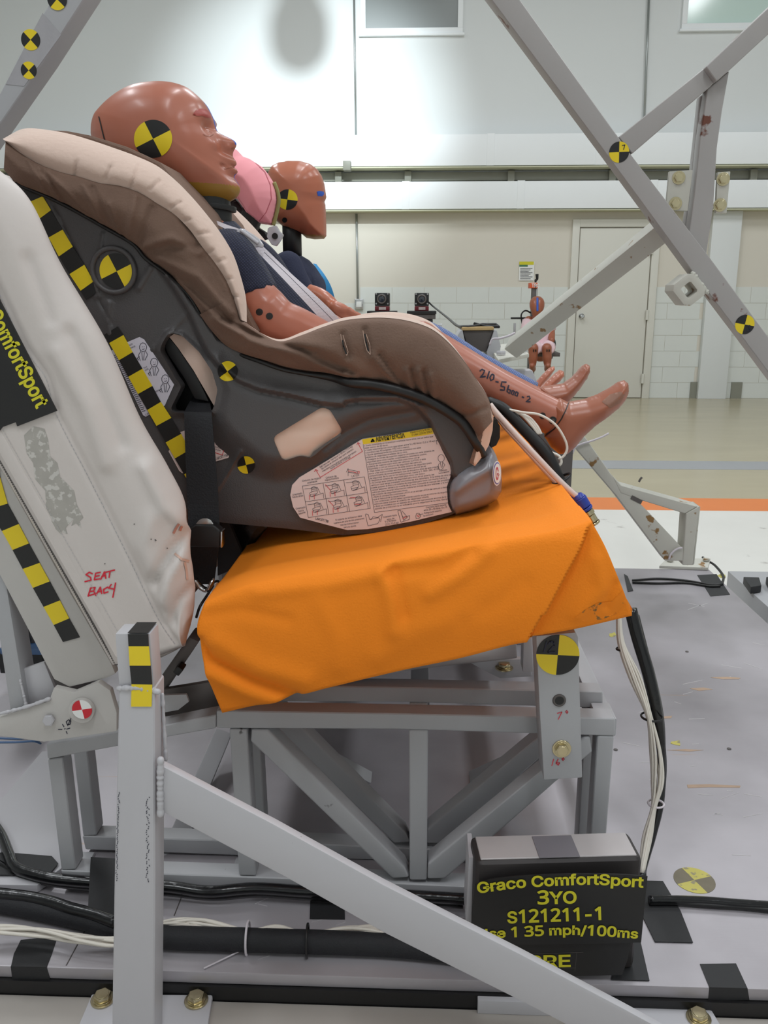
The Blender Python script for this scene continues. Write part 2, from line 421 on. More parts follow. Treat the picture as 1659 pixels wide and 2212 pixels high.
def ribbon_on(lines, w, f):
    V, Fc = [], []
    for ln in lines:
        P = dense(ln, 4, False)
        for i in range(len(P)):
            t = P[min(i+1, len(P)-1)]-P[max(i-1, 0)]; t = t/(np.linalg.norm(t)+1e-9); n = np.array([-t[1], t[0]])*w/2
            V += [f(*(P[i]+n)), f(*(P[i]-n))]
            if i: k = len(V); Fc.append((k-4, k-3, k-1, k-2))
    return V, Fc
def round_poly(px, r=8, k=4):
    P = [np.array(p, float) for p in px]; out = []
    for i, p in enumerate(P):
        a, b = P[i-1]-p, P[(i+1) % len(P)]-p; la, lb_ = np.linalg.norm(a), np.linalg.norm(b); q = min(r, la*.45, lb_*.45); A_, B_ = p+a/la*q, p+b/lb_*q
        for j in range(k+1): t = j/k; out.append(tuple((1-t)**2*A_+2*t*(1-t)*p+t*t*B_))
    return out
def pt(x, y, Y): return Y(x, y) if callable(Y) else at(x, y, Y)

# ------------------------------------------------------------------ materials
M = {}
M['wall'] = mat('wall_paint', (226, 229, 228), .6, var=.02, vscale=.6)
M['block'] = mat('block_paint', (224, 227, 222), .55, var=.02, vscale=2, bump=.15, bscale=60)
M['trunk'] = mat('trunking_paint', (246, 249, 250), .5)
M['lip'] = mat('trunking_lip', (204, 204, 176), .5)
M['channel'] = mat('channel_grey', (140, 140, 128), .5)
M['door'] = mat('door_paint', (222, 220, 210), .45)
M['chrome'] = mat('bright_steel', (200, 200, 200), .2, 1)
M['zinc'] = mat('yellow_zinc', (196, 184, 150), .28, 1, var=.15, vscale=60)
M['paint'] = mat('grey_paint', (172, 172, 175), .42, var=.05, vscale=5, bump=.06, bscale=120, spots=((92, 90, 88), 38, .735))
M['paint2'] = mat('light_grey_paint', (190, 188, 192), .38, var=.04, vscale=4, bump=.05, bscale=90, spots=((80, 80, 80), 60, .76))
M['rusty'] = mat('rusted_grey_paint', (167, 163, 161), .42, var=.06, vscale=6, spots=((106, 60, 44), 17, .655))
M['rusty2'] = mat('rust_flecked_paint', (196, 194, 184), .5, var=.06, vscale=9, spots=((140, 105, 60), 26, .64))
M['dark_steel'] = mat('dark_steel', (95, 90, 88), .5, .3, var=.15, vscale=12)
M['black'] = mat('black_rubber', (22, 21, 22), .45)
M['blackgloss'] = mat('black_gloss_wrap', (20, 20, 22), .22, bump=.6, bscale=40)
M['blacktape'] = mat('black_tape', (34, 34, 36), .6, bump=.2, bscale=90)
M['belt'] = mat('belt_webbing', (28, 28, 32), .7, bump=.4, bscale=400)
M['yellow'] = mat('marker_yellow', (236, 208, 30), .45)
M['mblack'] = mat('marker_black', (26, 25, 25), .5)
M['red'] = mat('marker_red', (205, 35, 50), .5)
M['white'] = mat('marker_white', (238, 238, 235), .5)
M['redink'] = mat('red_ink', (214, 40, 60), .7)
M['bluink'] = mat('dark_ink', (40, 40, 60), .7)
M['yellowink'] = mat('sign_yellow', (214, 205, 40), .6)
M['shell'] = mat('seat_plastic', (79, 76, 77), .42, bump=.25, bscale=500)
M['foot'] = mat('foot_plastic', (138, 136, 142), .28, bump=.05, bscale=200)
M['velour'] = mat('brown_velour', (114, 90, 77), .95, var=.3, vscale=16, bump=.5, bscale=350, sheen=.3)
M['beige'] = mat('beige_suede', (212, 186, 172), .9, var=.06, vscale=18, bump=.45, bscale=160, sheen=.2)
M['pinkbeige'] = mat('beige_lining', (226, 196, 178), .9, var=.06, vscale=14)
M['orange'] = mat('orange_cloth', (252, 138, 16), .85, var=.035, vscale=10, bump=.35, bscale=420, sheen=.15)
M['vinyl'] = mat('white_vinyl', (208, 199, 194), .5, var=.05, vscale=7, bump=.15, bscale=130)
M['vinyl2'] = mat('grey_vinyl', (194, 190, 186), .5, var=.05, vscale=9, bump=.12, bscale=130)
M['skin'] = mat('dummy_skin', (176, 106, 84), .36, var=.07, vscale=9, coat=.12)
M['skin2'] = mat('dummy_skin_dark', (158, 92, 66), .38, var=.08, vscale=12, coat=.1)
M['skin3'] = mat('dummy_skin_far', (184, 108, 80), .36, var=.06, vscale=9, coat=.15)
M['chinpaint'] = mat('yellow_face_paint', (158, 118, 42), .4, var=.1, vscale=40)
M['bluepaint'] = mat('blue_face_paint', (50, 92, 190), .5)
M['browpaint'] = mat('red_brow_smear', (168, 74, 66), .45)
M['navy'] = weave_mat('navy_waffle_knit', (22, 25, 44), (44, 49, 78), 110, sheen=.1)
M['navy2'] = mat('navy_knit', (40, 44, 66), .9, bump=.5, bscale=260, sheen=.2)
M['bluepants'] = weave_mat('blue_waffle_knit', (74, 92, 140), (120, 138, 186), 90)
M['pink'] = mat('pink_cap_cloth', (246, 160, 168), .8, var=.07, vscale=14, sheen=.2)
M['pinkshirt'] = mat('pink_shirt', (236, 206, 212), .8, var=.08, vscale=10)
M['bluebelt'] = mat('blue_webbing', (44, 142, 200), .6)
M['strap'] = mat('white_webbing', (214, 206, 212), .6, bump=.25, bscale=400)
M['clip'] = mat('clear_clip', (196, 194, 200), .18, spec=.7, coat=.5)
M['cable'] = mat('white_cable', (226, 219, 208), .4)
M['pinkcable'] = mat('pale_pink_cable', (226, 206, 198), .4)
M['connector'] = mat('blue_connector', (38, 62, 160), .35)
M['label'] = mat('label_paper', (232, 212, 208), .5)
M['plywood'] = mat('plywood', (190, 160, 110), .7, var=.2, vscale=20)
M['orangebox'] = mat('orange_paint', (214, 92, 50), .5)
M['glass1'] = mat('grey_window', (122, 127, 125), .35)
M['glass2'] = mat('pale_window', (214, 236, 228), .12)
M['blue'] = mat('blue_paint', (70, 100, 140), .4)
# aluminium deck with scratches
def alu():
    m, nt, b = new_mat('aluminium_plate'); N, L = nt.nodes, nt.links
    b.inputs['Metallic'].default_value = .35; tc = N.new('ShaderNodeTexCoord')
    n1 = N.new('ShaderNodeTexNoise'); n1.inputs['Scale'].default_value = 3; n1.inputs['Detail'].default_value = 8; L.new(tc.outputs['Object'], n1.inputs['Vector'])
    r = N.new('ShaderNodeValToRGB'); r.color_ramp.elements[0].position = .3; r.color_ramp.elements[1].position = .7
    r.color_ramp.elements[0].color = (*lin((148, 143, 147)), 1); r.color_ramp.elements[1].color = (*lin((188, 183, 188)), 1)
    L.new(n1.outputs[0], r.inputs[0])
    mp = N.new('ShaderNodeMapping'); mp.inputs['Scale'].default_value = (1.2, 18, 1); L.new(tc.outputs['Object'], mp.inputs[0])
    n2 = N.new('ShaderNodeTexNoise'); n2.inputs['Scale'].default_value = 2.2; n2.inputs['Detail'].default_value = 4; L.new(mp.outputs[0], n2.inputs['Vector'])
    c2 = N.new('ShaderNodeValToRGB'); c2.color_ramp.elements[0].position = .70; c2.color_ramp.elements[1].position = .76; L.new(n2.outputs[0], c2.inputs[0])
    mx = N.new('ShaderNodeMix'); mx.data_type = 'RGBA'; L.new(c2.outputs[0], mx.inputs[0]); L.new(r.outputs[0], mx.inputs[6]); mx.inputs[7].default_value = (*lin((178, 152, 128)), 1)
    L.new(mx.outputs[2], b.inputs['Base Color'])
    rr = N.new('ShaderNodeMapRange'); rr.inputs['To Min'].default_value = .3; rr.inputs['To Max'].default_value = .52; L.new(n1.outputs[0], rr.inputs[0]); L.new(rr.outputs[0], b.inputs['Roughness'])
    bp = N.new('ShaderNodeBump'); bp.inputs['Strength'].default_value = .08
    n3 = N.new('ShaderNodeTexNoise'); n3.inputs['Scale'].default_value = 90; mp3 = N.new('ShaderNodeMapping'); mp3.inputs['Scale'].default_value = (.2, 3, 1)
    L.new(tc.outputs['Object'], mp3.inputs[0]); L.new(mp3.outputs[0], n3.inputs['Vector']); L.new(n3.outputs[0], bp.inputs['Height']); L.new(bp.outputs[0], b.inputs['Normal'])
    return m
M['alu'] = alu()
M['alu2'] = mat('aluminium_edge', (190, 186, 188), .35, .8, var=.08, vscale=14, stretch=(3, 40, 40))
M['castpaint'] = mat('worn_beam_paint', (182, 175, 168), .55, .1, var=.1, vscale=7, spots=((104, 84, 76), 9, .61))
# ------------------------------------------------------------------ setting
WY = 11.15
def wx(x, y=600): return at(x, y, WY)[0]
def wz(y, x=900): return at(x, y, WY)[2]
floor = structure(box('floor', (-9, -5, -.1), (9, WY+.2, 0), mat('sealed_concrete', (178, 168, 140), .22, var=.12, vscale=1.1, bump=.03, bscale=30, stretch=(1, 3, 1)), None))
def zone(name, y0, y1, m): o = box(name, (-9, y0, 0), (9, y1, .0015), m, floor); return o
zone('grey_floor_strip', 6.24, 6.58, mat('grey_floor_paint', (158, 160, 164), .35, var=.05, vscale=3))
zone('orange_floor_stripe', 4.94, 5.27, mat('orange_floor_paint', (226, 128, 62), .4, var=.06, vscale=4))
zone('white_floor_area', -5, 4.94, mat('white_floor_paint', (222, 220, 214), .4, var=.05, vscale=4, spots=((186, 182, 176), 5, .68)))
wall = structure(box('wall_back', (-9, WY, 0), (9, WY+.2, 7.4), M['wall'], None))
structure(box('wall_left', (-9.2, -5, 0), (-9, WY+.2, 7.4), M['wall'], None))
structure(box('wall_right', (9, -5, 0), (9.2, WY+.2, 7.4), M['wall'], None))
structure(box('wall_front', (-9, -5.2, 0), (9, -5, 7.4), M['wall'], None))
structure(box('ceiling', (-9.2, -5.2, 7.4), (9.2, WY+.2, 7.6), mat('ceiling_grey', (190, 194, 196), .8), None))
lw = box('warm_light_zone', (-9, WY-.003, 0), (9, WY, wz(459)), mat('warm_light_cream', (222, 216, 203), .55, var=.02, vscale=1), wall)  # warmer light on the lower wall, put into a cream colour
# door opening span, then blocks around it
DX0, DX1 = wx(1244, 676), wx(1395, 676); DZ = wz(493, 1320)
ncourse = 7; ch = wz(620)/ncourse; blk = None; bw = .405
PX0, PX1 = wx(1516, 700), wx(1577, 700)
cnt = 0
for r in range(ncourse):
    x = -.75-(r % 2)*bw/2
    while x < 5.4:
        a, b = x+.002, x+bw-.002
        x += bw
        for (c, d) in ((DX0-.11, DX1+.11), (PX0, PX1)):
            if a < c < b: b = c-.002 if c-a > b-d else b
            if a < d < b: a = max(a, d+.002)
        if b-a < .05 or (a >= DX0-.11 and b <= DX1+.11) or (a >= PX0 and b <= PX1): continue
        if blk is None or abs((b-a)-(bw-.004)) > 1e-4:
            o = box('block', (a, WY-.008, r*ch+.002), (b, WY+.002, (r+1)*ch-.002), M['block'], wall)
            if abs((b-a)-(bw-.004)) < 1e-4: blk = o; base = (a, r)
        else:
            o = blk.copy(); COL.objects.link(o); o.location = Vector(blk.location)+Vector((a-base[0], 0, (r-base[1])*ch))
        cnt += 1
pil = structure(box('trim_1', (PX0, WY-.09, 0), (PX1, WY, wz(460)), M['wall'], None, bev=.004)); pil['label'] = 'white wall pilaster right of the door'
for a, b in ((1490, 1516), (1578, 1601)):
    structure(box('baseboard_right', (wx(a, 840), WY-.03, 0), (wx(b, 840), WY-.012, wz(825, 1540)), M['channel'], None))
dr = structure(box('door_1', (DX0, WY-.03, .008), (DX1, WY-.005, DZ), M['door'], None, bev=.003))
fr = [('door_frame', (DX0-.1, WY-.05, 0), (DX0-.012, WY, DZ+.1)), ('door_frame', (DX1+.012, WY-.05, 0), (DX1+.1, WY, DZ+.1)), ('door_frame', (DX0-.012, WY-.05, DZ+.012), (DX1+.012, WY, DZ+.1))]
for n, a, b in fr: box(n, a, b, M['door'], dr, bev=.003)
for z in (.25, DZ*.5, DZ-.25): cyl('hinge', (DX1+.004, WY-.058, z-.06), (0, 0, 1), .018, .12, M['door'], dr, 10)
k = at(1256, 683, WY-.03); V, Fc = join_geo([cyl_geo(k, (0, -1, 0), .035, .01, 20), cyl_geo(k-[0, .01, 0], (0, -1, 0), .013, .035, 16), cyl_geo(k-[0, .04, 0], (0, -1, 0), .024, .03, 20, .028), cyl_geo(k-[0, .07, 0], (0, -1, 0), .028, .006, 20, .02)])
bevel(mk('door_knob', V, Fc, M['chrome'], dr), .002, 1)
# high windows
for i, (a, b, c, m, t) in enumerate(((790, 989, 62, 'glass1', 'grey'), (1484, 1700, 51, 'glass2', 'pale'))):
    x0, x1, z0 = wx(a, 30), wx(b, 30), wz(c, (a+b)/2); z1 = z0+1.0
    w = structure(box('window_%d' % (i+1), (x0, WY-.012, z0), (x1, WY-.004, z1), M[m], None))
    for lo, hi in (((x0-.06, WY-.04, z0-.06), (x1+.06, WY, z0)), ((x0-.06, WY-.04, z1), (x1+.06, WY, z1+.06)), ((x0-.06, WY-.04, z0), (x0, WY, z1)), ((x1, WY-.04, z0), (x1+.06, WY, z1))):
        box('window_frame', lo, hi, M['trunk'], w, bev=.004)
    box('window_sill', (x0-.08, WY-.055, z0-.085), (x1+.08, WY, z0-.06), M['trunk'], w, bev=.003)
# overhead trunking (two runs) with the dark channel between
def run(name, y0, y1, joints, dep, label):
    z1, z0 = wz(y0), wz(y1); t = thing(name, label, 'cable trunking', (1.5, WY-dep/2, z0))
    for a, b in zip(joints[:-1], joints[1:]):
        box('panel', (wx(a)+.012, WY-dep, z0+.02), (wx(b)-.012, WY-.001, z1), M['trunk'], t, bev=.004)
    box('bottom_lip', (wx(joints[0]), WY-dep-.015, z0-.004), (wx(joints[-1]), WY, z0+.010), M['lip'], t, bev=.003)
    for j in joints[1:-1]:
        box('joint_cover', (wx(j)-.045, WY-dep-.006, z0+.018), (wx(j)+.045, WY-.002, z1+.006), M['trunk'], t, bev=.003)
    return t
tr1 = run('wall_trunking', 299, 369, [-420, -60, 320, 606, 829, 1049, 1272, 1490, 1720], .25, 'upper white cable trunking running along the back wall')
tr2 = run('wall_trunking', 397, 459, [-420, -60, 320, 700, 876, 1115, 1390, 1720], .2, 'lower white cable trunking along the back wall above the door')
t = thing('cable_rail', 'grey metal rail in the gap between the two white trunkings', 'cable rail', (1.5, WY-.05, wz(396)))
box('rail', (wx(-420), WY-.06, wz(392)), (wx(1720), WY-.003, wz(374)), M['channel'], t, bev=.004)
for x in (735, 880, 1095, 1306, 1600): box('bracket', (wx(x)-.04, WY-.12, wz(396)), (wx(x)+.04, WY-.061, wz(373)), M['channel'], t, bev=.003)
o = box('wall_sensor', at(741, 367, WY-.40), at(759, 351, WY-.26), M['channel'], None, bev=.004); tag(o, 'small grey box fixed on the upper trunking', 'box')
def pipe(name, pts, r, label): return tag(sweep(name, pts, r, mat('galvanised', (170, 174, 172), .35, .7), None, 10, 2), label, 'conduit')
pipe('conduit', [at(764, -60, WY-.03), at(769, 298, WY-.03)], .013, 'thin vertical conduit rising from the trunking beside the grey window')
pipe('conduit', [at(770, 462, WY-.03), at(773, 645, WY-.03)], .014, 'short conduit dropping from the trunking to the socket box')
pipe('conduit', [at(1404, -60, WY-.03), at(1390, 298, WY-.03)], .013, 'thin vertical conduit between the two high windows')
t = thing('socket_box', 'small metal socket box on the wall at the end of the conduit', 'socket', at(776, 668, WY-.02))
a, b = at(767, 668, WY-.012), at(785, 646, WY-.012)
box('back_box', (a[0], WY-.06, a[2]), (b[0], WY-.012, b[2]), M['chrome'], t, bev=.004)
box('socket_plate', (a[0]+.02, WY-.066, a[2]+.03), (b[0]-.02, WY-.06, b[2]-.03), M['white'], t, bev=.002)
# notice on the wall
t = thing('wall_notice', 'paper notice with yellow and green heading taped on the block wall', 'notice', at(1137, 606, WY-.02))
def q(n, a, b, c, d, y, m): p, r = at(a, b, WY-y), at(c, d, WY-y); box(n, (p[0], WY-y, r[2]), (r[0], WY-y+.003, p[2]), m, t)
q('paper', 1122, 565, 1153, 606, .016, M['white']); q('yellow_heading', 1122, 565, 1153, 572, .019, M['yellowink']); q('green_heading', 1122, 572, 1140, 576, .019, mat('notice_green', (70, 120, 90), .6))
strokes('printed_lines', [[(1124, y), (1150-(i % 3)*4, y)] for i, y in enumerate((580, 583, 586, 589, 592, 595, 598, 602))], 1.0, WY-.0195, M['bluink'], t)
# spot and the hanging lamp pole whose shadow falls on the wall
L0 = np.array([-.6, 6.6, 4.9]); tgt = at(672, 262, WY)
spo.location = L0; spo.rotation_euler = Vector(tgt-L0).to_track_quat('-Z', 'Y').to_euler()
s0, s1, s2 = at(648, 100, WY), at(645, -40, WY), at(640, -260, WY)
q0, q1, q2 = [L0+.4*(s-L0) for s in (s0, s1, s2)]
t = thing('hanging_pole', 'grey pole with a round end hanging from the ceiling', 'pole', q0)
sweep('pole', [q0+[0,0,.1], [q0[0], q0[1], 7.4]], .105, M['paint'], t, 20, 4)
sweep('round_end', [q0+[0, 0, .02], q0+[0, 0, .1]], 0.15, M['paint'], t, 20, 4, round_ends=True)
# ------------------------------------------------------------------ far fixtures
def camera_unit(cx, label):
    Y = 6.5; t = thing('test_camera', label, 'camera', at(cx, 672, Y))
    a, b = at(cx-15.5, 671, Y), at(cx+15.5, 633, Y); w = b[0]-a[0]
    box('body', (a[0], Y-.06, a[2]+.033), (b[0], Y+.12, b[2]), M['black'], t, bev=.006)
    box('red_base', (a[0], Y-.061, a[2]), (b[0], Y+.12, a[2]+.032), mat('dark_red', (120, 28, 40), .4), t, bev=.004)
    box('maker_plate', (a[0]+.03, Y-.064, a[2]+.006), (b[0]-.025, Y-.0605, a[2]+.026), M['label'], t)
    c = np.array([(a[0]+b[0])/2, Y-.06, a[2]+w*.78])
    V, Fc = join_geo([cyl_geo(c, (0, -1, 0), w*.36, .03, 28), cyl_geo(c-[0, .03, 0], (0, -1, 0), w*.30, .035, 28)])
    bevel(mk('lens_barrel', V, Fc, M['black'], t), .003, 1)
    ring('lens_ring', c-[0, .065, 0], (0, -1, 0), w*.27, .006, M['dark_steel'], t, 28, 6)
    V, Fc = [], []
    cyl('front_glass', c-[0, .064, 0], (0, -1, 0), w*.2, .006, mat('lens_glass', (30, 34, 46), .05, spec=1.), t, 24, bev=.002)
    for sx in (-1, 1):
        for z in (.05, w*1.13): cyl('screw', (c[0]+sx*w*.4, Y-.06, a[2]+z), (0, -1, 0), .006, .004, M['chrome'], t, 8)
    # stand
    s = thing('camera_stand', label.replace('high speed camera', 'camera stand').replace('looking over', 'rising behind'), 'stand', (c[0], Y, 0))
    box('top_plate', (a[0]-.055, Y-.1, a[2]-.025), (b[0]+.055, Y+.16, a[2]-.001), M['black'], s, bev=.004)
    box('slide_block', (a[0]-.05, Y-.09, a[2]-.06), (b[0]+.05, Y+.15, a[2]-.026), M['dark_steel'], s, bev=.004)
    box('head_block', (a[0]-.035, Y-.08, a[2]-.17), (b[0]+.03, Y+.14, a[2]-.061), M['black'], s, bev=.004)
    V, Fc = join_geo([cyl_geo((b[0]+.03, Y, a[2]-.11), (1, 0, 0), .008, .05, 12), cyl_geo((b[0]+.07, Y, a[2]-.11), (1, 0, 0), .018, .03, 16)])
    mk('clamp_knob', V, Fc, M['chrome'], s)
    box('column', (c[0]-.04, Y-.04, .05), (c[0]+.04, Y+.04, a[2]-.171), M['paint'], s, bev=.006)
    box('base', (c[0]-.13, Y-.2, 0), (c[0]+.13, Y+.2, .05), M['paint'], s, bev=.006)
    return c
camera_unit(826, 'black high speed camera looking over the car seat, left of the pair')
c2 = camera_unit(911, 'black high speed camera looking over the car seat, right of the pair with cable')
# steel fixture block with a plywood topped head
FY = 3.3
t = thing('steel_fixture', 'grey steel fixture pillar with a plywood top behind the car seat', 'fixture', (at(1035, 712, FY)[0], FY+.1, 0))
def fp(n, px, d0, d1, m, b=.004): return prism(n, px, FY+d0, FY+d1, m, t, b)
fp('plywood_top', [(999, 707), (1067, 706), (1067, 713), (999, 714)], 0, .22, M['plywood'], .002)
fp('head_block', [(1000, 714.5), (1066, 713.5), (1050, 760), (1012, 760)], .01, .2, M['dark_steel'])
fp('side_cheek', [(996, 713), (999, 713), (1012, 770), (985, 770), (975, 745)], -.01, .21, M['paint'])
fp('side_cheek', [(1068, 713), (1073, 713), (1082, 748), (1075, 790), (1056, 790), (1052, 760)], -.01, .21, M['paint'])
fp('column', [(985, 770.5), (1075, 790.5), (1110, 800), (1118, 1040), (980, 1040)], .02, .2, M['paint'])
fp('gusset', [(1110, 801), (1150, 800), (1172, 850), (1172, 1040), (1119, 1040)], .05, .15, M['paint2'])
P = at(1050, 1040, FY); box('foot_plate', (P[0]-.25, FY-.15, 0), (P[0]+.3, FY+.35, .02), M['paint'], t, bev=.003); box('lower_column', (at(980, 1040, FY)[0], FY+.03, .02), (at(1120, 1040, FY)[0], FY+.19, P[2]+.003), M['paint'], t, bev=.004)
tag(sweep('camera_cable', [c2+[.05, .05, -.02], at(936, 662, 6.2), at(965, 685, 5), at(985, 702, 4), at(1000, 706, FY+.05), at(1030, 704, FY+.08), at(1050, 700, FY+.1), at(1078, 702, FY+.1), at(1083, 705, FY+.08), at(1070, 706, FY+.06), at(1045, 705, FY+.08), at(1024, 699, FY+.1)], .006, M['black'], None, 8), 'black cable from the right camera, coiled on the plywood top', 'cable')
# ------------------------------------------------------------------ distant seated dummy on a stand
BY = 9.6
def b3(x, y, dy=0.): return at(x, y, BY+dy)
st = thing('dummy_stand', 'dark mast and seat carrying the pink-shirted dummy by the wall', 'stand', (b3(1157, 760)[0], BY+.1, 0))
def bp_(n, x0, y0, x1, y1, d0, d1, m, b=.004): a, c = b3(x0, y1), b3(x1, y0); return box(n, (a[0], BY+d0, a[2]), (c[0], BY+d1, c[2]), m, st, bev=b)
bp_('mast', 1148, 622, 1165.5, 770, .16, .26, M['dark_steel']); bp_('orange_head', 1147.5, 610, 1166, 622, .14, .28, M['orangebox'])
V, Fc = text_map('TRC', lambda x, y: at(1148.6+16.6*x, 620.6-8*y, BY+.138), .02); mk('lettering', V, Fc, M['white'], st)
bp_('mast_strip', 1149.5, 623, 1151, 640, .155, .16, M['white'], 0); bp_('mast_strip', 1162.5, 623, 1164, 640, .155, .16, M['white'], 0)
sweep('crank_handle', [b3(1157, 610, .2), b3(1157, 605, .2), b3(1160, 603, .2), b3(1160, 592, .2)], [.012, .012, .014, .018], M['black'], st, 8)
bp_('seat_plank', 1150, 761, 1207, 769, -.1, .25, M['dark_steel']); bp_('arm_bar', 1108, 686, 1150, 690, .2, .25, M['black']); bp_('arm_bar', 1113, 699, 1119, 735, .2, .24, M['paint'])
a = b3(1150, 770); box('leg_post', (a[0]-.03, BY+.1, .03), (a[0]+.04, BY+.2, a[2]), M['dark_steel'], st, bev=.004); box('foot', (a[0]-.3, BY-.1, 0), (a[0]+.35, BY+.35, .03), M['dark_steel'], st, bev=.004)
sweep('hanging_cable', [b3(1128, 700, .2), b3(1126, 680, .2), b3(1135, 671, .22), b3(1147, 676, .22)], .009, M['black'], st, 6)
sweep('hanging_cable', [b3(1192, 680, .2), b3(1199, 700, .2), b3(1194, 720, .2), b3(1199, 745, .2), b3(1191, 775, .2)], .010, M['black'], st, 6)
fd = thing('crash_dummy', 'small distant dummy in a pink shirt seated facing us by the wall', 'crash dummy', b3(1170, 765, -.05))
g = [sweep_geo([b3(1168, 760, .05), b3(1168, 730, .06), b3(1166, 705, .07), b3(1162, 690, .06)], [.11, .13, .14, .07], 12, round_ends=True)]
for s, xs in ((-1, (1138, 1136, 1150, 1155, 1152)), (1, (1184, 1190, 1192, 1184, 1181))):
    g.append(sweep_geo([b3(xs[0]+4*(-s), 692, .06), b3(xs[1], 715, .02), b3(xs[2], 735, -.12)], [.05, .045, .035], 10, round_ends=True))
    g.append(sweep_geo([b3(xs[3], 752, .02), b3(xs[4], 752, -.25)], [.07, .055], 10, round_ends=True))
    g.append(sweep_geo([b3(xs[4], 755, -.25), b3(xs[4]+1*s, 775, -.25), b3(xs[4]+2*s, 795, -.24)], [.052, .05, .032], 10, round_ends=True))
    g.append(sweep_geo([b3(xs[4]+2*s, 797, -.24), b3(xs[4]+3*s, 790, -.42)], [.04, .03], 10, round_ends=True))
V, Fc = join_geo(g); remesh(mk('body', V, Fc, M['skin2'], fd), .012)
g = [sweep_geo([b3(1168, 758, .05), b3(1168, 730, .06), b3(1166, 706, .07), b3(1164, 688, .06)], [.125, .148, .158, .1], 14)]
for s, xs in ((-1, (1138, 1136)), (1, (1184, 1190))): g.append(sweep_geo([b3(xs[0]-4*s, 692, .06), b3(xs[1], 716, .02)], [.072, .066], 10))
V, Fc = join_geo(g); remesh(mk('pink_shirt', V, Fc, M['pinkshirt'], fd), .014)
g = [sweep_geo([b3(x, 750, .0), b3(x, 752, -.24)], [.085, .075], 12) for x in (1155, 1184)]
V, Fc = join_geo(g); remesh(mk('shorts', V, Fc, M['pinkshirt'], fd), .014)
hv = [(b3(1160, 686, 0), .04), (b3(1160, 674, -.03), .06), (b3(1160, 664, -.02), .078), (b3(1160, 656, 0), .082)]
V, Fc = sweep_geo([p for p, r in hv], [r for p, r in hv], 20, 20, round_ends=True); remesh(mk('head', V, Fc, M['skin2'], fd), .008)
sweep('blue_face_stripe', [b3(1161, 643, -.07), b3(1161, 652, -.088), b3(1161, 662, -.095), b3(1161, 672, -.105)], .011, M['bluepaint'], fd, 8, flat=.3)
for x in (1155, 1184):
    for dx in (-2.5, 2.5): sweep('knee_slot', [b3(x+dx, 755, -.308), b3(x+dx, 760, -.306)], .006, M['black'], fd, 6)
# ------------------------------------------------------------------ sled
DZK = .365
MK, MR = (M['yellow'], M['mblack']), (M['red'], M['white'])
sled = thing('test_sled', 'wide aluminium sled deck with painted side beam carrying the test bench', 'sled', (-.3, 1.7, 0))
box('deck_plate', (-1.75, .897, DZK-.017), (.92, 2.62, DZK), M['alu'], sled, bev=.002)
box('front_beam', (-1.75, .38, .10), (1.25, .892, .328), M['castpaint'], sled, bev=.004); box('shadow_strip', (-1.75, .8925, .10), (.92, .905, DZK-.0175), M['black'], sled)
box('side_face', (-1.7, 1.12, .02), (.9, 1.14, DZK-.0175), M['black'], sled)  # black sheet added under the deck so the gap below it stays dark
box('rear_web', (-1.7, 2.5, .02), (.9, 2.54, DZK-.0175), M['dark_steel'], sled)
box('end_web', (.86, 1.14, .02), (.885, 2.5, DZK-.0175), M['dark_steel'], sled)
for x in (-1.2, .08, .75): box('spacer_block', (x, .884, .3282), (x+.1, .892, DZK-.0175), M['paint2'], sled, bev=.001)
for x in (-1.5, 1.0): box('skid', (x, .5, 0), (x+.15, .88, .1), M['dark_steel'], sled, bev=.003)
for x in (-1.5, .6): box('skid', (x, 1.2, 0), (x+.12, 2.45, .02), M['dark_steel'], sled)
bm_ = [[(1430, 2135), (1432, 2160)]]
for (x, y, r) in ((1484, 1408, 4), (1575, 1618, 6), (1330, 1620, 4)):
    c = atz(x, y, DZK); cyl('deck_hole_plug', c, (0, 0, 1), .004, .0012, M['dark_steel'], sled, 12)
for px in ([(142, 2085), (196, 1985), (198, 1985), (144, 2085)], [(375, 1978), (390, 1940), (392, 1940), (377, 1978)]): slab('plate_seam', px, DZK, DZK+.0006, M['dark_steel'], sled)
c = atz(1500, 1901, DZK+.0006)
fy, fk = mat('faded_yellow', (196, 186, 96), .6, var=.15, vscale=50, spots=((150, 142, 110), 60, .55)), mat('faded_black', (118, 110, 92), .6, var=.2, vscale=50)
disc_marker(c, UX, np.array([0, 1., 0]), .029, 20, (fy, fk), sled)
for (x, y) in ((1322, 1371), (1462, 1604), (1560, 1245)):
    P = [(x+math.cos(a)*rx, y+math.sin(a)*ry) for a, rx, ry in [(k*.9, random.uniform(6, 15), random.uniform(3, 8)) for k in range(7)]]
    slab('yellow_scrap', P, DZK, DZK+.0006, fy, sled)
# steel track block beyond the deck
t = thing('track_block', 'grey steel track block with black ends beyond the deck corner', 'track', atz(1640, 1300, 0))
slab('track_top', [(1572, 1233), (1760, 1236), (1800, 1318), (1660, 1312)], .0, .30, M['paint'], t, .004)
for px in ([(1606, 1246), (1640, 1247), (1645, 1264), (1622, 1268)], [(1655, 1246), (1720, 1246), (1730, 1262), (1664, 1262)]): slab('black_end', px, .302, .325, M['blacktape'], t, .002)
# light plate on the deck, left
o = slab('ground_plate', [(91, 1622), (150, 1622), (170, 1850), (80, 1912), (-220, 1908), (-260, 1880), (0, 1729)], DZK+.0005, DZK+.013, M['paint2'], None, .002)
tag(o, 'light grey painted plate lying flat on the deck under the taped cable, left edge', 'plate')
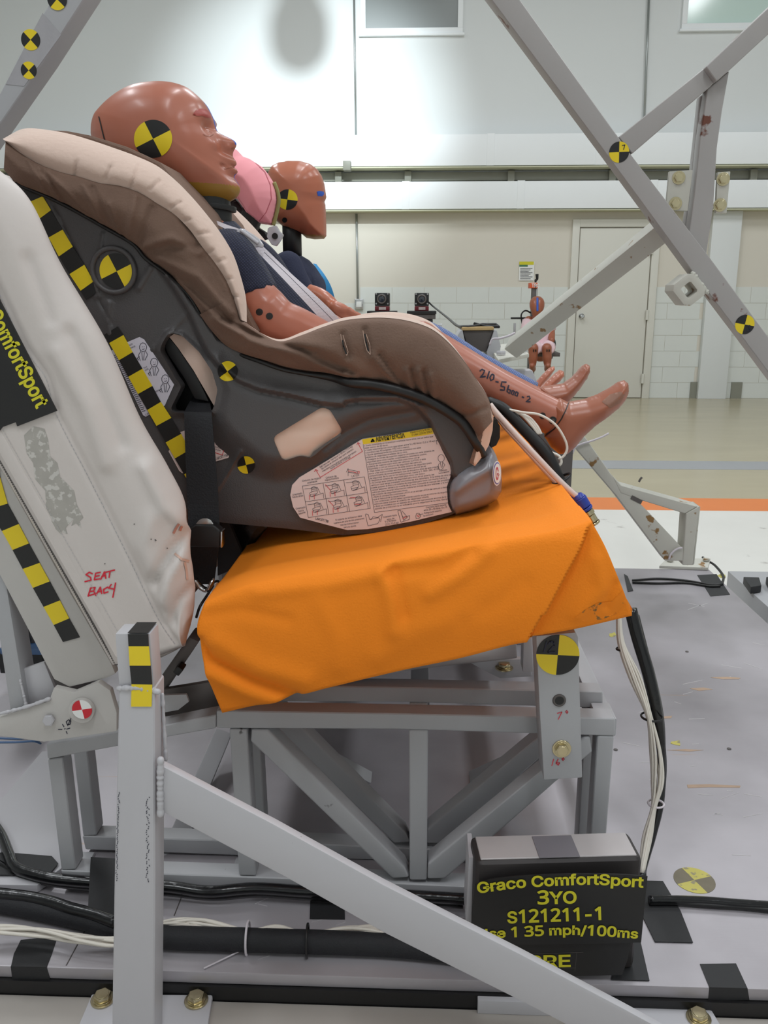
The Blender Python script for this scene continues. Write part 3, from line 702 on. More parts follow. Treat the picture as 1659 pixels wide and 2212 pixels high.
# base plates, post and brace
post = thing('braced_post', 'grey steel post with a checkered tape strip and a long sloping brace in front', 'post', (-.3, .83, .329))
prism('post_sleeve', [(256, 1487), (334, 1487), (335, 1900), (333, 2212), (332, 2272), (240, 2272), (241, 2212), (246, 1902)], .80, .836, M['paint2'], post, .004, 3)
prism('inner_tube', [(248, 1369), (324, 1369), (333, 1488), (257, 1488)], .803, .832, M['paint2'], post, .002)
tape([((276, 1370), (320, 1370)), ((277.5, 1396), (321, 1396)), ((280, 1438), (325, 1438)), ((284, 1478), (328.5, 1479)), ((283, 1526.5), (327, 1526.5))], .7985, MK, post, 1)
tp = [at(275.5, 1369, .802), at(320, 1369, .802)]
V = [tp[0]+[0, 0, .001], tp[1]+[0, 0, .001], tp[1]+[0, .03, .001], tp[0]+[0, .03, .001]]; mk('tape_fold', V, [(0, 1, 2, 3)], M['mblack'], post)
prism('brace', [(345, 1652), (590, 1780), (829, 1912), (1129, 2064), (1349, 2180), (1500, 2262), (1390, 2270), (1330, 2270), (1130, 2166), (829, 2016), (622, 1899), (345, 1752)], .801, .813, M['paint2'], post, .003)
def weld(pts, r, m, parent):
    Q = cr(np.array(pts), 26); R = [r*(.75+.5*random.random()) for _ in Q]; return sweep('weld_bead', Q, R, m, parent, 8, len(Q)*2, round_ends=True)
weld([at(347, 1642, .80), at(346, 1700, .80), at(347, 1757, .80)], .0035, M['paint2'], post)
weld([at(257, 1487, .801), at(296, 1486, .80), at(341, 1494, .803)], .0028, M['paint2'], post)
weld([at(351, 1500, .822), at(355, 1580, .825), at(358, 1640, .825)], .002, M['paint2'], post)
for px in ([(198, 2146), (460, 2148), (430, 2330), (120, 2330)], [(1345, 2158), (1527, 2163), (1560, 2218), (1600, 2330), (1320, 2330)]): slab('base_plate', px, .3285, .336, M['paint2'], post, .003)
for x, y in ((222, 2140), (424, 2142), (1509, 2180)): bolt(atz(x, y+20, .3362), (0, 0, 1), .0095, M['zinc'], post)
# ------------------------------------------------------------------ test bench frame
YF = 1.045; TD = .03
bench = thing('test_bench_frame', 'welded grey truss frame on the sled under the orange cushion', 'bench frame', (-.05, 1.45, DZK))
zt = at(840, 1541, YF)[2]
def yat(x, y, z): return atz(x, y, z)[1]
Y2 = yat(900, 1485, zt); Y3 = yat(900, 1452, zt)
def tubes(dy, m, full=True):
    def pr(n, px, mm=None, d=TD, f=0.):
        P = [np.maximum(at(x, y, YF+f), [-9, 0, DZK+.0004]) for x, y in px]; k = len(P); Y0 = YF+dy+f; Y1 = Y0+d
        V = [(p[0], Y0, p[2]) for p in P]+[(p[0], Y1, p[2]) for p in P]
        Fc = [tuple(range(k)), tuple(range(2*k-1, k-1, -1))]+[(i, i+k, (i+1) % k+k, (i+1) % k) for i in range(k)]
        return bevel(mk(n, V, Fc, mm or m, bench), .0035, 3)
    pr('top_rail', [(467, 1535), (860, 1541.5), (1330, 1552), (1330, 1591), (860, 1576), (467, 1574)])
    pr('leg', [(1290, 1590), (1327, 1590.5), (1300, 1931), (1268, 1930)], f=.0005)
    pr('leg', [(495, 1575), (534, 1576), (553, 1893), (516, 1892)], f=.0005)
    pr('upright', [(883, 1577), (925, 1577.5), (922, 1902), (885, 1902)], f=.0005)
    pr('diagonal', [(543, 1576), (578, 1576), (874, 1874), (884, 1896), (848, 1899), (541, 1602)], f=.001)
    pr('diagonal', [(924, 1866), (1156, 1676), (1262, 1592), (1275, 1592), (1280, 1625), (1200, 1690), (962, 1899), (923, 1899)], f=.001)
    pr('bottom_rail', [(130, 1880), (619, 1897), (1298, 1928), (1298, 1962), (619, 1931), (138, 1912)])
    if full:
        pr('rear_rail', [(99, 1608), (359, 1566), (467, 1544), (467, 1574), (359, 1593), (102, 1641)])
        pr('leg', [(102, 1641), (135, 1637), (164, 1879), (132, 1881)], f=.0005)
tubes(0, M['paint']); tubes(Y2-YF, M['paint']); tubes(1.98-YF, M['paint'])
def ybar(n, x, y, y0, y1, w, h, m=None):   # bar running into depth; x,y = px of its near top-left on plane y0
    p = at(x, y, y0); return box(n, (p[0], y0, p[2]-h), (p[0]+w, y1, p[2]), m or M['paint'], bench, bev=.003)
ybar('cross_bar', 1290, 1551.5, YF+.031, Y2-.001, .027, .027); ybar('cross_bar', 1290, 1551.5, Y2+.031, 1.979, .027, .027)
ybar('cross_bar', 495, 1537, YF+.031, Y2-.001, .027, .026); ybar('cross_bar', 885, 1542, Y2+.031, 1.979, .03, .024)
ybar('cross_bar', 1268, 1929, YF+.031, Y2-.001, .026, .024); ybar('cross_bar', 495, 1895, YF+.031, Y2-.001, .027, .024); ybar('cross_bar', 140, 1883, YF+.031, Y2-.001, .027, .024)
# crossing floor braces seen through the truss
for (a, b) in ((at(600, 1590, Y2+.05), at(1120, 1860, 1.9)), (at(1230, 1600, Y2+.05), at(700, 1830, 1.9)), (at(360, 1870, Y2), at(480, 1590, 1.4))): beam('floor_brace', a, b, .03, .03, M['paint'], bench)
for (x, y) in ((1088, 1800), (1170, 1790)): pass
# flat angle bar with the 12 marker
prism('angle_bar', [(1158, 1374), (1243, 1366), (1249, 1377), (1258, 1680), (1175, 1685), (1166, 1540)], .998, 1.0445, M['paint'], bench, .0015)
marker_px(1205, 1415, 43.5, .9968, 88, (M['mblack'], M['yellow']), bench)
strokes('hand_lettering', [[(1181, 1386), (1175, 1409)], [(1184, 1392), (1189, 1386), (1196, 1387), (1197, 1394), (1184, 1409), (1199, 1409)]], 2.6, .9958, M['bluink'], bench)
c = at(1208, 1513, .9975); ring('bushing', c, (0, -1, 0), .0068, .0017, M['dark_steel'], bench); cyl('bore', c+[0, -.0006, 0], (0, -1, 0), .0058, .0005, M['black'], bench, 20)
bolt(at(1213, 1617, .998), (0, -1, 0), .0078, M['zinc'], bench)
strokes('red_mark', [[(1204, 1541), (1214, 1538), (1206, 1554)], [(1224, 1535), (1227, 1538), (1225, 1541), (1222, 1538), (1224, 1535)]], 1.6, .9972, M['redink'], bench)
strokes('red_mark', [[(1196, 1640), (1192, 1654)], [(1206, 1640), (1201, 1649), (1206, 1653), (1209, 1648), (1202, 1648)], [(1217, 1637), (1219, 1640), (1216, 1643), (1214, 1640), (1217, 1637)]], 1.7, .9972, M['redink'], bench)
# pan, brackets under the cushion
prism('seat_pan', [(560, 1462), (1112, 1345), (1118, 1423), (905, 1446), (560, 1500)], 1.13, 1.94, M['alu2'], bench, .003)
prism('pan_bracket', [(1000, 1424), (1140, 1424), (1150, 1462), (1080, 1466), (1048, 1450)], 1.25, 1.262, M['paint2'], bench, .002)
bolt(atz(1089, 1444, at(1089, 1446, 1.25)[2]+.004), (0, 0, 1), .009, M['zinc'], bench)
prism('pan_post', [(1131, 1383), (1150, 1380), (1152, 1452), (1129, 1452)], 1.17, 1.2, M['paint2'], bench, .002)
prism('pan_post', [(520, 1480), (560, 1475), (560, 1536), (520, 1536)], 1.17, 1.2, M['paint'], bench, .002)
prism('recliner_bar', [(336, 1478), (408, 1376), (430, 1386), (352, 1502)], 1.10, 1.14, M['dark_steel'], bench, .003)
prism('recliner_lug', [(372, 1452), (384, 1440), (396, 1448), (385, 1462)], 1.08, 1.10, M['black'], bench, .002)
prism('channel_plate', [(352, 1490), (475, 1470), (475, 1538), (352, 1562)], 1.09, 1.10, M['dark_steel'], bench, .002)
prism('small_bracket', [(352, 1502), (402, 1500), (408, 1516), (385, 1534), (352, 1540)], 1.06, 1.065, M['paint'], bench, .001)
# pivot plate, rear tubes
prism('pivot_plate', [(-80, 1578), (0, 1549), (105, 1515), (116, 1486), (160, 1496), (212, 1474), (238, 1492), (252, 1540), (252, 1580), (95, 1603), (0, 1590), (-80, 1600)], 1.005, 1.016, M['vinyl2'], bench, .0015)
cyl('pivot_button', at(180, 1531, 1.0045), (0, -1, 0), .0165, .008, M['vinyl2'], bench, 36, bev=.001)
marker_px(177, 1533, 20, .9945, 100, (M['red'], M['white']), bench)
bolt(at(108, 1553, 1.004), (0, -1, 0), .007, M['paint2'], bench, washer=False)
strokes('ink_mark', [[(126, 1576), (134, 1576)], [(144, 1575), (151, 1573)], [(135, 1565), (138, 1570)], [(143, 1580), (145, 1585)], [(139, 1575), (141, 1574)], [(148, 1555), (153, 1558), (151, 1565), (145, 1565), (143, 1559), (148, 1555)], [(153, 1552), (146, 1568)]], 1.8, 1.0044, M['bluink'], bench)
prism('rear_tube', [(-25, 1230), (8, 1228), (57, 1527), (22, 1541)], 1.02, 1.06, M['paint'], bench, .004)
prism('rear_gusset', [(36, 1450), (95, 1430), (118, 1487), (105, 1514), (57, 1526)], 1.03, 1.036, M['paint2'], bench, .001)
weld([at(44, 1470, 1.02), at(57, 1525, 1.018)], .002, M['paint2'], bench); weld([at(0, 1542, 1.004), at(57, 1527, 1.003), at(105, 1510, 1.004)], .0025, M['paint2'], bench)
prism('back_plate', [(-260, 820), (-40, 925), (0, 1008), (120, 1225), (240, 1432), (250, 1456), (228, 1466), (150, 1485), (116, 1468), (0, 1245), (-160, 960)], 1.016, 1.03, M['vinyl2'], bench, .003)
tape([((-72, 950), (-24, 928)), ((-50, 996), (-8, 975)), ((-25, 1043), (0, 1032)), ((-27, 1101), (16, 1088)), ((4, 1147), (40, 1132)), ((27, 1188), (62, 1174)), ((49, 1229), (85, 1216)), ((71, 1270), (107, 1256)), ((94, 1311), (129, 1297)), ((116, 1350), (149, 1336)), ((136, 1387), (172, 1377))], 1.0145, MK, bench, 0)
tag(sweep('blue_wire', [at(-20, 1594, 1.1), at(40, 1596, 1.1), at(62, 1594, 1.1), at(85, 1600, 1.12)], .0016, M['blue'], None, 6), 'upper blue wire running behind the pivot plate', 'wire')
tag(sweep('blue_wire', [at(-20, 1604, 1.09), at(40, 1603, 1.09), at(72, 1601, 1.09), at(88, 1606, 1.1)], .0016, M['blue'], None, 6), 'lower blue wire running behind the pivot plate', 'wire')
t = thing('recorder_box', 'small black and blue recorder box behind the seat back plate', 'recorder', (at(40, 1440, 1.6)[0], 1.65, DZK))
def rb(n, x0, y0, x1, y1, d0, d1, m): a, b = at(x0, y1, 1.6), at(x1, y0, 1.6); return box(n, (a[0], 1.6+d0, a[2]), (b[0], 1.6+d1, b[2]), m, t, bev=.003)
a = at(20, 1455, 1.6); box('stand', (a[0], 1.61, DZK), (a[0]+.12, 1.75, a[2]-.001), M['dark_steel'], t, bev=.003)
rb('case', 0, 1405, 90, 1455, 0, .15, M['black']); rb('blue_panel', 5, 1398, 95, 1410, -.01, .1, M['blue']); rb('top_case', 8, 1340, 60, 1397, .02, .15, M['dark_steel'])
for k in range(5): sweep('patch_lead', [at(10+k*9, 1345, 1.6), at(20+k*8, 1325+k*4, 1.58), at(30+k*7, 1360, 1.57), at(25+k*10, 1385, 1.59)], .004, M['strap'] if k % 2 else M['black'], t, 6)
for x, y in ((48, 1431), (25, 1352)): cyl('jack', at(x, y, 1.598), (0, -1, 0), .008, .012, M['chrome'], t, 12)
# ------------------------------------------------------------------ sign weight
a0 = math.radians(4.8); P0 = at(1029, 1863, .905); dd = np.array([math.cos(a0), math.sin(a0), 0]); nn = np.array([-math.sin(a0), math.cos(a0), 0])
W_ = .2035; H_ = P0[2]-DZK
t = thing('sign_weight', 'heavy dark metal block standing on the deck behind the black placard', 'block', P0*[1, 1, 0]+dd*W_/2+nn*.027+[0, 0, DZK])
def lb(n, x0, x1, d0, d1, z0, z1, m, bev=.004):
    V = [P0+dd*x+nn*d+[0, 0, z-P0[2]] for z in (z0, z1) for (x, d) in ((x0, d0), (x1, d0), (x1, d1), (x0, d1))]
    o = mk(n, V, [(0, 3, 2, 1), (4, 5, 6, 7), (0, 1, 5, 4), (1, 2, 6, 5), (2, 3, 7, 6), (3, 0, 4, 7)], m, t); return bevel(o, bev, 3) if bev else o
lb('block', 0, W_, 0, .055, DZK, P0[2], mat('block_dark', (58, 54, 54), .5, .3, var=.15, vscale=18, spots=((120, 70, 50), 40, .74)), .009)
lb('top_face', .006, W_-.006, .005, .05, P0[2]-.002, P0[2]+.0012, mat('block_top', (186, 180, 180), .5, .2, var=.08, vscale=20), .003)
lb('top_patch', .077, .127, .003, .046, P0[2]+.001, P0[2]+.0022, mat('patch_grey', (118, 114, 120), .6), .002)
o = prism('side_plate', [(1013, 1852), (1024, 1852), (1022, 1998), (1006, 1996)], .93, .98, M['paint2'], None, .001); tag(o, 'narrow light grey upright plate beside the dark sign block', 'plate')
pl = thing('placard', 'black placard with bold yellow test lettering in front of the sign block', 'placard', at(1200, 2110, .9))
PO = [(1026, 1910), (1048, 1902), (1071, 1897), (1118, 1892), (1172, 1889), (1240, 1887), (1299, 1887.5), (1350, 1889), (1399, 1893), (1393, 1950), (1385, 2036), (1250, 2039), (1121, 2041), (1018, 2044), (1019, 1970)]
relief('sheet', PO, [], 14, lambda v: .8985-.004*np.sin((v[:, 0]-1020)/380*math.pi), .001, M['mblack'], pl)
ym = lambda x: .8975-.004*math.sin((x-1020)/380*math.pi)
def ptext(s, base, h, bold=.025):
    B = cr(np.array(base, float), 60)
    def fn(x, y):
        i = x*59; k = min(int(i), 58); p = B[k]+(B[k+1]-B[k])*(i-k); d = B[k+1]-B[k]; d = d/np.linalg.norm(d)
        q_ = p+np.array([d[1], -d[0]])*h*y; return at(q_[0], q_[1], ym(q_[0]))
    V, Fc = text_map(s, fn, bold, 3); return mk('lettering', V, Fc, M['yellowink'], pl)
ptext('Graco ComfortSport', [(1032, 1929.5), (1108, 1919), (1197, 1913), (1288, 1910.5), (1390, 1917)], 22)
ptext('3YO', [(1161, 1953), (1246, 1950.5)], 25); ptext('S121211-1', [(1096, 1994), (1299, 1986.5)], 24)
ptext('Pulse 1 35 mph/100ms', [(1008, 2028), (1110, 2024), (1240, 2019), (1378, 2027)], 19)
o = prism('lower_sheet', [(1110, 2040), (1362, 2036), (1356, 2072), (1344, 2106), (1120, 2112)], .9, .902, M['mblack'], pl, 0)
strokes('strip_outline', [[(1120, 2062), (1260, 2057)], [(1246, 2058), (1242, 2098)], [(1215, 2091), (1244, 2091)]], .7, .8994, M['dark_steel'], pl)
text_px('PRE', (1142, 2090), (1233, 2088), 25, .8992, M['yellowink'], pl, .02, res=3)
# ------------------------------------------------------------------ tape patches
def patch(px, label, z=DZK+.001, fold=None):
    P = [atz(x, y, z) for x, y in px]; V = list(P); n = len(P); Fc = [tuple(range(n))]
    if fold:
        i, j, dz = fold; V += [P[i]+[0, -.0012, 0], P[j]+[0, -.0012, 0], P[i]+[0, -.0012, -dz], P[j]+[0.004, -.0012, -dz*.85]]; Fc += [(j, i, n, n+1), (n+1, n, n+2, n+3)]
    o = mk('tape_patch', V, Fc, M['blacktape'], None); 
    bm = bmesh.new(); bm.from_mesh(o.data); bmesh.ops.recalc_face_normals(bm, faces=bm.faces); bm.to_mesh(o.data); bm.free()
    thicken(o, .0008); return tag(o, label, 'tape')
patch([(45, 2030), (124, 2022), (112, 2060), (101, 2087.5), (24, 2086), (30, 2060)], 'black tape folded over the deck edge at the front left', fold=(4, 3, .028))
patch([(671, 1928), (744, 1924), (745, 1986), (669, 1985)], 'black tape square on the deck above the white cable bundle, mid deck')
patch([(1388, 1903), (1432, 1904), (1470, 1968), (1497, 2037), (1415, 2035), (1378, 1960)], 'long black tape strip on the deck right of the placard')
patch([(1352, 2036), (1384, 2036), (1403, 2119), (1320, 2117), (1330, 2075)], 'black tape strip on the deck below the placard corner')
patch([(1512, 2082), (1590, 2081), (1614, 2133), (1532, 2131)], 'black tape folded over the deck edge at the front right', fold=(3, 2, .02))
patch([(196, 1852), (290, 1858), (290, 1990), (190, 1965)], 'black tape holding the cable down beside the post', DZK+.0345)
patch([(-60, 1845), (15, 1842), (112, 1850), (126, 1866), (104, 1892), (-60, 1890)], 'crumpled black tape over the cable on the light plate', DZK+.016)
patch([(1506, 1242), (1548, 1240), (1577, 1284), (1535, 1288)], 'black tape under the cable ends near the far deck corner')
patch([(1348, 1240), (1356, 1245), (1368, 1276), (1356, 1278)], 'sliver of black tape on the deck behind the cushion corner')
# ------------------------------------------------------------------ cables on the deck
def dz(x, y, r): return atz(x, y, DZK+r)
def dcable(name, px, r, m, label, lift=0., n=8):
    P = [dz(x, y, r+lift+.001) for x, y in px]; return tag(sweep(name, P, r, m, None, n, len(P)*8), label, 'cable')
dcable('black_cable', [(-30, 1760), (0, 1800), (19, 1846), (31, 1872), (63, 1886), (125, 1899), (245, 1909), (360, 1915), (450, 1926), (550, 1919), (670, 1926), (830, 1932), (1005, 1942), (1120, 1946)], .008, M['blackgloss'], 'glossy black cable along the foot of the bench truss', .014)
dcable('black_cable', [(-30, 1850), (20, 1880), (66, 1895), (125, 1908), (245, 1919), (360, 1926), (460, 1936), (560, 1929), (670, 1936), (850, 1945), (1000, 1953)], .006, M['blackgloss'], 'second thinner black cable lying along the truss foot in front', .006)
dcable('black_cable', [(1402, 1944), (1450, 1944), (1520, 1946), (1600, 1952), (1720, 1960)], .006, M['blackgloss'], 'black cable running right from behind the placard, upper strand', .001)
dcable('black_cable', [(1402, 1950), (1460, 1950), (1530, 1955), (1610, 1960), (1720, 1972)], .004, M['black'], 'black cable running right from behind the placard, lower strand')
dcable('cable_sleeve', [(-60, 1940), (0, 1948), (60, 1958), (150, 1977), (245, 2000), (300, 2012), (360, 2024), (530, 2030), (720, 2036), (860, 2042), (1000, 2056)], .0145, M['belt'], 'thick black braided cable sleeve along the front of the deck', 0, 14)
dcable('wrapped_cable', [(-40, 1926), (0, 1931), (60, 1938), (110, 1949), (150, 1962), (200, 1975), (250, 1992)], .008, M['blackgloss'], 'glossy wrapped cable joining the thick sleeve left of the post', .02)
cb = thing('cable_bundle', 'bundle of thin white cables lying along the thick black sleeve', 'cables', dz(400, 2000, 0))
for k in range(7):
    ph = k*1.7; pts = []
    for i, (x, y) in enumerate([(-40, 1974), (40, 1974), (120, 1982), (200, 1994), (280, 1997), (360, 1993), (440, 1990), (535, 2008), (600, 2004), (664, 2015), (740, 2008), (800, 2004), (860, 2012), (940, 2020)]):
        tied = x in (535, 664) ; w = 2 if tied else 8
        p = atz(x, y+w*math.sin(ph+i*1.1), DZK+.021+(.003 if tied else .006*math.cos(ph*1.3+i*.9))); pts.append(p+[0, -.004 if x > 300 else -.03, 0])
    sweep('strand', pts, .0024, M['cable'], cb, 6, len(pts)*8)
def tie(name, c, ax, R, m, parent): return ring(name, c, ax, R, .0016, m, parent, 24, 6)
tie('zip_tie', dz(535, 2026, .016), (1, 0.05, 0), .020, M['strap'], cb); tie('zip_tie', dz(664, 2032, .016), (1, .05, 0), .020, M['black'], cb)
dcable('thin_lead', [(720, 2050), (780, 2056), (860, 2058), (950, 2064), (1060, 2080)], .0022, M['cable'], 'thin white lead lying under the thick sleeve near the brace')
tag(sweep('zip_tail', [dz(535, 2046, .003), dz(490, 2068, .003), dz(440, 2092, .002)], .0011, M['strap'], None, 6), 'long white zip tie tail lying on the deck', 'zip tie')
# harness hanging from the seat front
hb = thing('cable_bundle', 'hanging bundle of white and black cables at the front of the bench', 'cables', at(1400, 1890, 1.1))
base = [(1336, 1322, 1.20), (1342, 1390, 1.19), (1372, 1465, 1.17), (1402, 1548, 1.15), (1412, 1625, 1.14), (1416, 1690, 1.13), (1412, 1745, 1.12), (1398, 1810, 1.10), (1386, 1885, 1.07)]
for k in range(10):
    pts = []
    for i, (x, y, Y) in enumerate(base):
        s = {0: 3, 1: 6, 2: 12, 3: 5, 4: 11, 5: 12, 6: 4, 7: 9, 8: 4}[i]
        a = k*2.4+i*.35; pts.append(at(x+s*math.sin(a)+(4 if i in (4, 5) else 0), y, Y+.008*math.cos(a)))
    sweep('strand', pts, .0019, M['cable'], hb, 6, 60)
sweep('black_cable', [at(*p) for p in ((1362, 1316, 1.21), (1378, 1380, 1.2), (1402, 1460, 1.18), (1420, 1550, 1.17), (1429, 1640, 1.16), (1426, 1730, 1.14), (1410, 1800, 1.12), (1390, 1868, 1.09), (1387, 1895, 1.06))], [.0095]*4+[.006]*5, M['blackgloss'], hb, 10, 60)
sweep('black_cable', [at(*p) for p in ((1374, 1330, 1.21), (1392, 1400, 1.2), (1409, 1470, 1.19), (1424, 1560, 1.18), (1433, 1650, 1.165), (1427, 1740, 1.15))], .005, M['black'], hb, 8, 40)
for (x, y, Y, R, m) in ((1408, 1548, 1.155, .015, 'black'), (1417, 1736, 1.125, .011, 'strap'), (1341, 1402, 1.19, .006, 'black')): tie('zip_tie', at(x, y, Y), (.15, 0, 1), R, M[m], hb)
tag(sweep('deck_lead', [atz(x, y, DZK+.004) for x, y in ((1366, 1254), (1420, 1250), (1480, 1254), (1535, 1263), (1560, 1262))], .0035, M['black'], None, 6), 'thin black lead across the far deck corner, rear strand', 'cable')
tag(sweep('deck_lead', [atz(x, y, DZK+.004) for x, y in ((1366, 1258), (1420, 1260), (1480, 1259), (1530, 1266), (1556, 1266))], .0035, M['black'], None, 6), 'thin black lead across the far deck corner, front strand', 'cable')
tag(sweep('deck_lead', [atz(x, y, DZK+.004) for x, y in ((1560, 1262), (1562, 1244), (1545, 1222), (1530, 1212), (1518, 1204))], .004, M['black'], None, 6), 'short black lead rising to the foot of the triangular brace', 'cable')

# wear: ink scuffs on the post, rust streaks and scratches on the deck
sc_ = []
for k in range(46): y = 1712+k*4.2; x = 256.5-(y-1712)*.028+random.uniform(-1.2, 1.2); sc_.append([(x, y), (x+random.uniform(-1.5, 1.5), y+random.uniform(1, 3.2))])
for k in range(44): y = 1722+k*4.2; x = 319+random.uniform(-3, 3); sc_.append([(x, y), (x+random.uniform(-2, 2), y+random.uniform(1, 3.4))])
strokes('ink_scuffs', sc_, 1.5, .7994, M['bluink'], post)
rst = mat('deck_rust', (178, 152, 130), .6, var=.15, vscale=40)
for px in ([(1484, 1695), (1530, 1694), (1600, 1697), (1598, 1701), (1530, 1700), (1486, 1702)], [(1535, 1463), (1570, 1462), (1600, 1464), (1596, 1467), (1560, 1467)], [(1490, 1487), (1520, 1485), (1540, 1489), (1510, 1492)], [(1430, 1548), (1452, 1546), (1450, 1551), (1434, 1552)], [(1440, 1620), (1480, 1618), (1520, 1620), (1490, 1623)]): slab('rust_streak', px, DZK, DZK+.0005, rst, sled)
scr = mat('scratch_bright', (214, 210, 212), .3, .5)
for k in range(26):
    x, y = random.uniform(1340, 1640), random.uniform(1300, 1960); a = random.uniform(-.35, .35); L = random.uniform(10, 45)
    slab('scratch', [(x, y), (x+L*math.cos(a), y+L*math.sin(a)), (x+L*math.cos(a), y+L*math.sin(a)+1.0), (x, y+1.2)], DZK, DZK+.0003, scr, sled)
for k in range(14):
    x, y = random.uniform(380, 1000), random.uniform(1945, 2080); a = random.uniform(-.5, .3); L = random.uniform(15, 60)
    slab('scratch', [(x, y), (x+L*math.cos(a), y+L*math.sin(a)), (x+L*math.cos(a), y+L*math.sin(a)+1.0), (x, y+1.2)], DZK, DZK+.0003, scr, sled)
# ------------------------------------------------------------------ cushions
def proj(V):
    v = np.asarray(V, float)-EYEP; d = v@fwd; return np.column_stack([829.5+FPX*(v@rgt)/d, 1106-FPX*(v@upv)/d])
def loft3(name, rows, nu, nv, m, parent=None, disp=None, caps=False, closed=False, geo=False):
    Rw = [cr(r, nu) for r in rows]
    if closed: Rw = Rw+[Rw[0]]
    Rw = np.array(Rw); V = np.array([cr_u(Rw[:, j], nv) for j in range(nu)]).transpose(1, 0, 2)
    if closed: V = V[:-1]; nv -= 1
    V = V.reshape(-1, 3).copy()
    if disp is not None: V[:, 1] += disp(V, proj(V))
    R_ = range(nv if closed else nv-1)
    Fc = [(i*nu+j, i*nu+j+1, ((i+1) % nv)*nu+j+1, ((i+1) % nv)*nu+j) for i in R_ for j in range(nu-1)]
    if caps: Fc += [tuple(i*nu for i in range(nv)), tuple(i*nu+nu-1 for i in range(nv-1, -1, -1))]
    if geo: return V, Fc
    return fixn(mk(name, V, Fc, m, parent, smooth=True))
def rpx(px, Y): return [at(x, y, Y) for x, y in px]
bot = [(480, 1540), (650, 1500), (850, 1452), (1000, 1420), (1140, 1380), (1250, 1357), (1365, 1330)]
r1 = [(452, 1470), (640, 1440), (840, 1398), (1060, 1345), (1240, 1302), (1350, 1285)]
r2 = [(432, 1400), (620, 1378), (835, 1340), (1060, 1290), (1220, 1250), (1330, 1235)]
r3 = [(426, 1352), (600, 1318), (830, 1280), (1060, 1235), (1190, 1202), (1307, 1180)]
rid = [(440, 1306), (560, 1268), (820, 1226), (1060, 1180), (1200, 1152), (1280, 1130)]
XR = rpx(rid, .956)
def top(Y, dz, e=0): return [np.array([p[0]+(e if i == len(XR)-1 else 0), Y, p[2]+dz*(.3+.7*math.sin(math.pi*min(1, i/4)))]) for i, p in enumerate(XR)]
def under(Y, dz=0): return [np.array([p[0], Y, p[2]+dz]) for p in rpx(bot, .957)]
def cdisp(V, P):
    near = V[:, 1] < 1.0; d = np.zeros(len(V))
    fold = np.array([(1278, 1128), (1228, 1232), (1142, 1378)], float); df = pdist(P, fold)
    xline = np.interp(P[:, 1], [1128, 1232, 1378], [1278, 1228, 1142]); left = P[:, 0] < xline
    d += np.where(left, -.011*np.exp(-df/45), .007*np.exp(-df/24))*np.clip((P[:, 1]-1125)/40, 0, 1)
    d += ridge(P, [(430, 1385), (456, 1430), (540, 1470), (640, 1502)], 9, .008)-ridge(P, [(452, 1452), (530, 1492), (600, 1515)], 16, .007)
    d -= ridge(P, [(470, 1385), (560, 1440), (660, 1470)], 22, .006)
    for ln, w, a in (([(826, 1232), (846, 1300), (852, 1360)], 20, -.006), ([(850, 1235), (872, 1330)], 14, .004), ([(1056, 1190), (1000, 1240), (930, 1280)], 18, -.005), ([(1020, 1195), (960, 1225), (840, 1240)], 16, .005), ([(560, 1280), (720, 1262), (815, 1240)], 18, -.004),
                     ([(820, 1420), (900, 1360), (1010, 1330)], 26, -.003), ([(1000, 1340), (1080, 1300), (1130, 1260)], 22, .0025), ([(1250, 1330), (1300, 1270), (1290, 1210)], 16, -.004), ([(1310, 1310), (1330, 1260)], 8, .003), ([(450, 1330), (520, 1320), (620, 1340)], 14, .003), ([(690, 1300), (730, 1380), (735, 1440)], 22, -.003)): d += ridge(P, ln, w, a)
    return d*near
cu = loft3('seat_cushion', [rpx(bot, .958), rpx(r1, .949), rpx(r2, .946), rpx(r3, .948), rpx(rid, .956), top(.975, .006), top(1.03, .004), top(1.10, -.004), top(1.5, -.006), top(1.85, .002), top(2.0, .003), [np.array([p[0], 2.02, p[2]]) for p in rpx(r2, .946)], under(2.0), under(1.9, .012), under(1.05, .012)], 150, 131, M['orange'], None, cdisp, caps=True, closed=True)
tag(cu, 'orange cloth-covered bench cushion with a folded corner, tilted up at the front', 'seat cushion')
def stain(v): return 0
# dirt smudge on the front corner of the cloth
dm = mat('cloth_smudge', (246, 135, 18), .85, var=.035, vscale=10, spots=((126, 94, 50), 55, .57))
SP = [(1262, 1320), (1290, 1302), (1322, 1298), (1346, 1280), (1351, 1300), (1330, 1322), (1300, 1334), (1276, 1336)]
SP = [(1240, 1336), (1262, 1318), (1290, 1302), (1322, 1298), (1348, 1272), (1355, 1298), (1334, 1324), (1300, 1338), (1268, 1344)]
blob('cloth_smudge', SP, dm, cu, snapper([cu], .0004), 4)
# seat back cushion
sb = thing('seat_back_cushion', 'white vinyl bench backrest cushion marked in red ink, behind the car seat', 'backrest cushion', (-.4, 1.45, .72))
YS = .965
rowA = [(-300, 480), (-240, 587), (-120, 798), (0, 1009), (120, 1220), (205, 1369), (243, 1436)]
rowA2 = [(x+24, y-4) for x, y in rowA]; rowA2[-1] = (262, 1432)
rowB = [(-110, 380), (-60, 500), (0, 628), (57, 749), (102, 815), (128, 900), (200, 1040), (280, 1200), (345, 1335), (386, 1396)]
rowM = [(-190, 440), (-145, 560), (-50, 725), (60, 900), (165, 1110), (268, 1325), (330, 1412)]
rowC = [(-20, 352), (62, 428), (132, 570), (232, 740), (302, 900), (362, 1005), (402, 1090), (411, 1180), (419, 1260), (416, 1325), (394, 1398)]
rowBC = [(-50, 370), (20, 500), (85, 640), (150, 745), (205, 860), (262, 990), (330, 1130), (362, 1240), (388, 1330), (392, 1396)]
def back(px, Y, dx): return [at(x, y, 1.14)*[1, 0, 1]+np.array([dx, Y, 0]) for x, y in px]
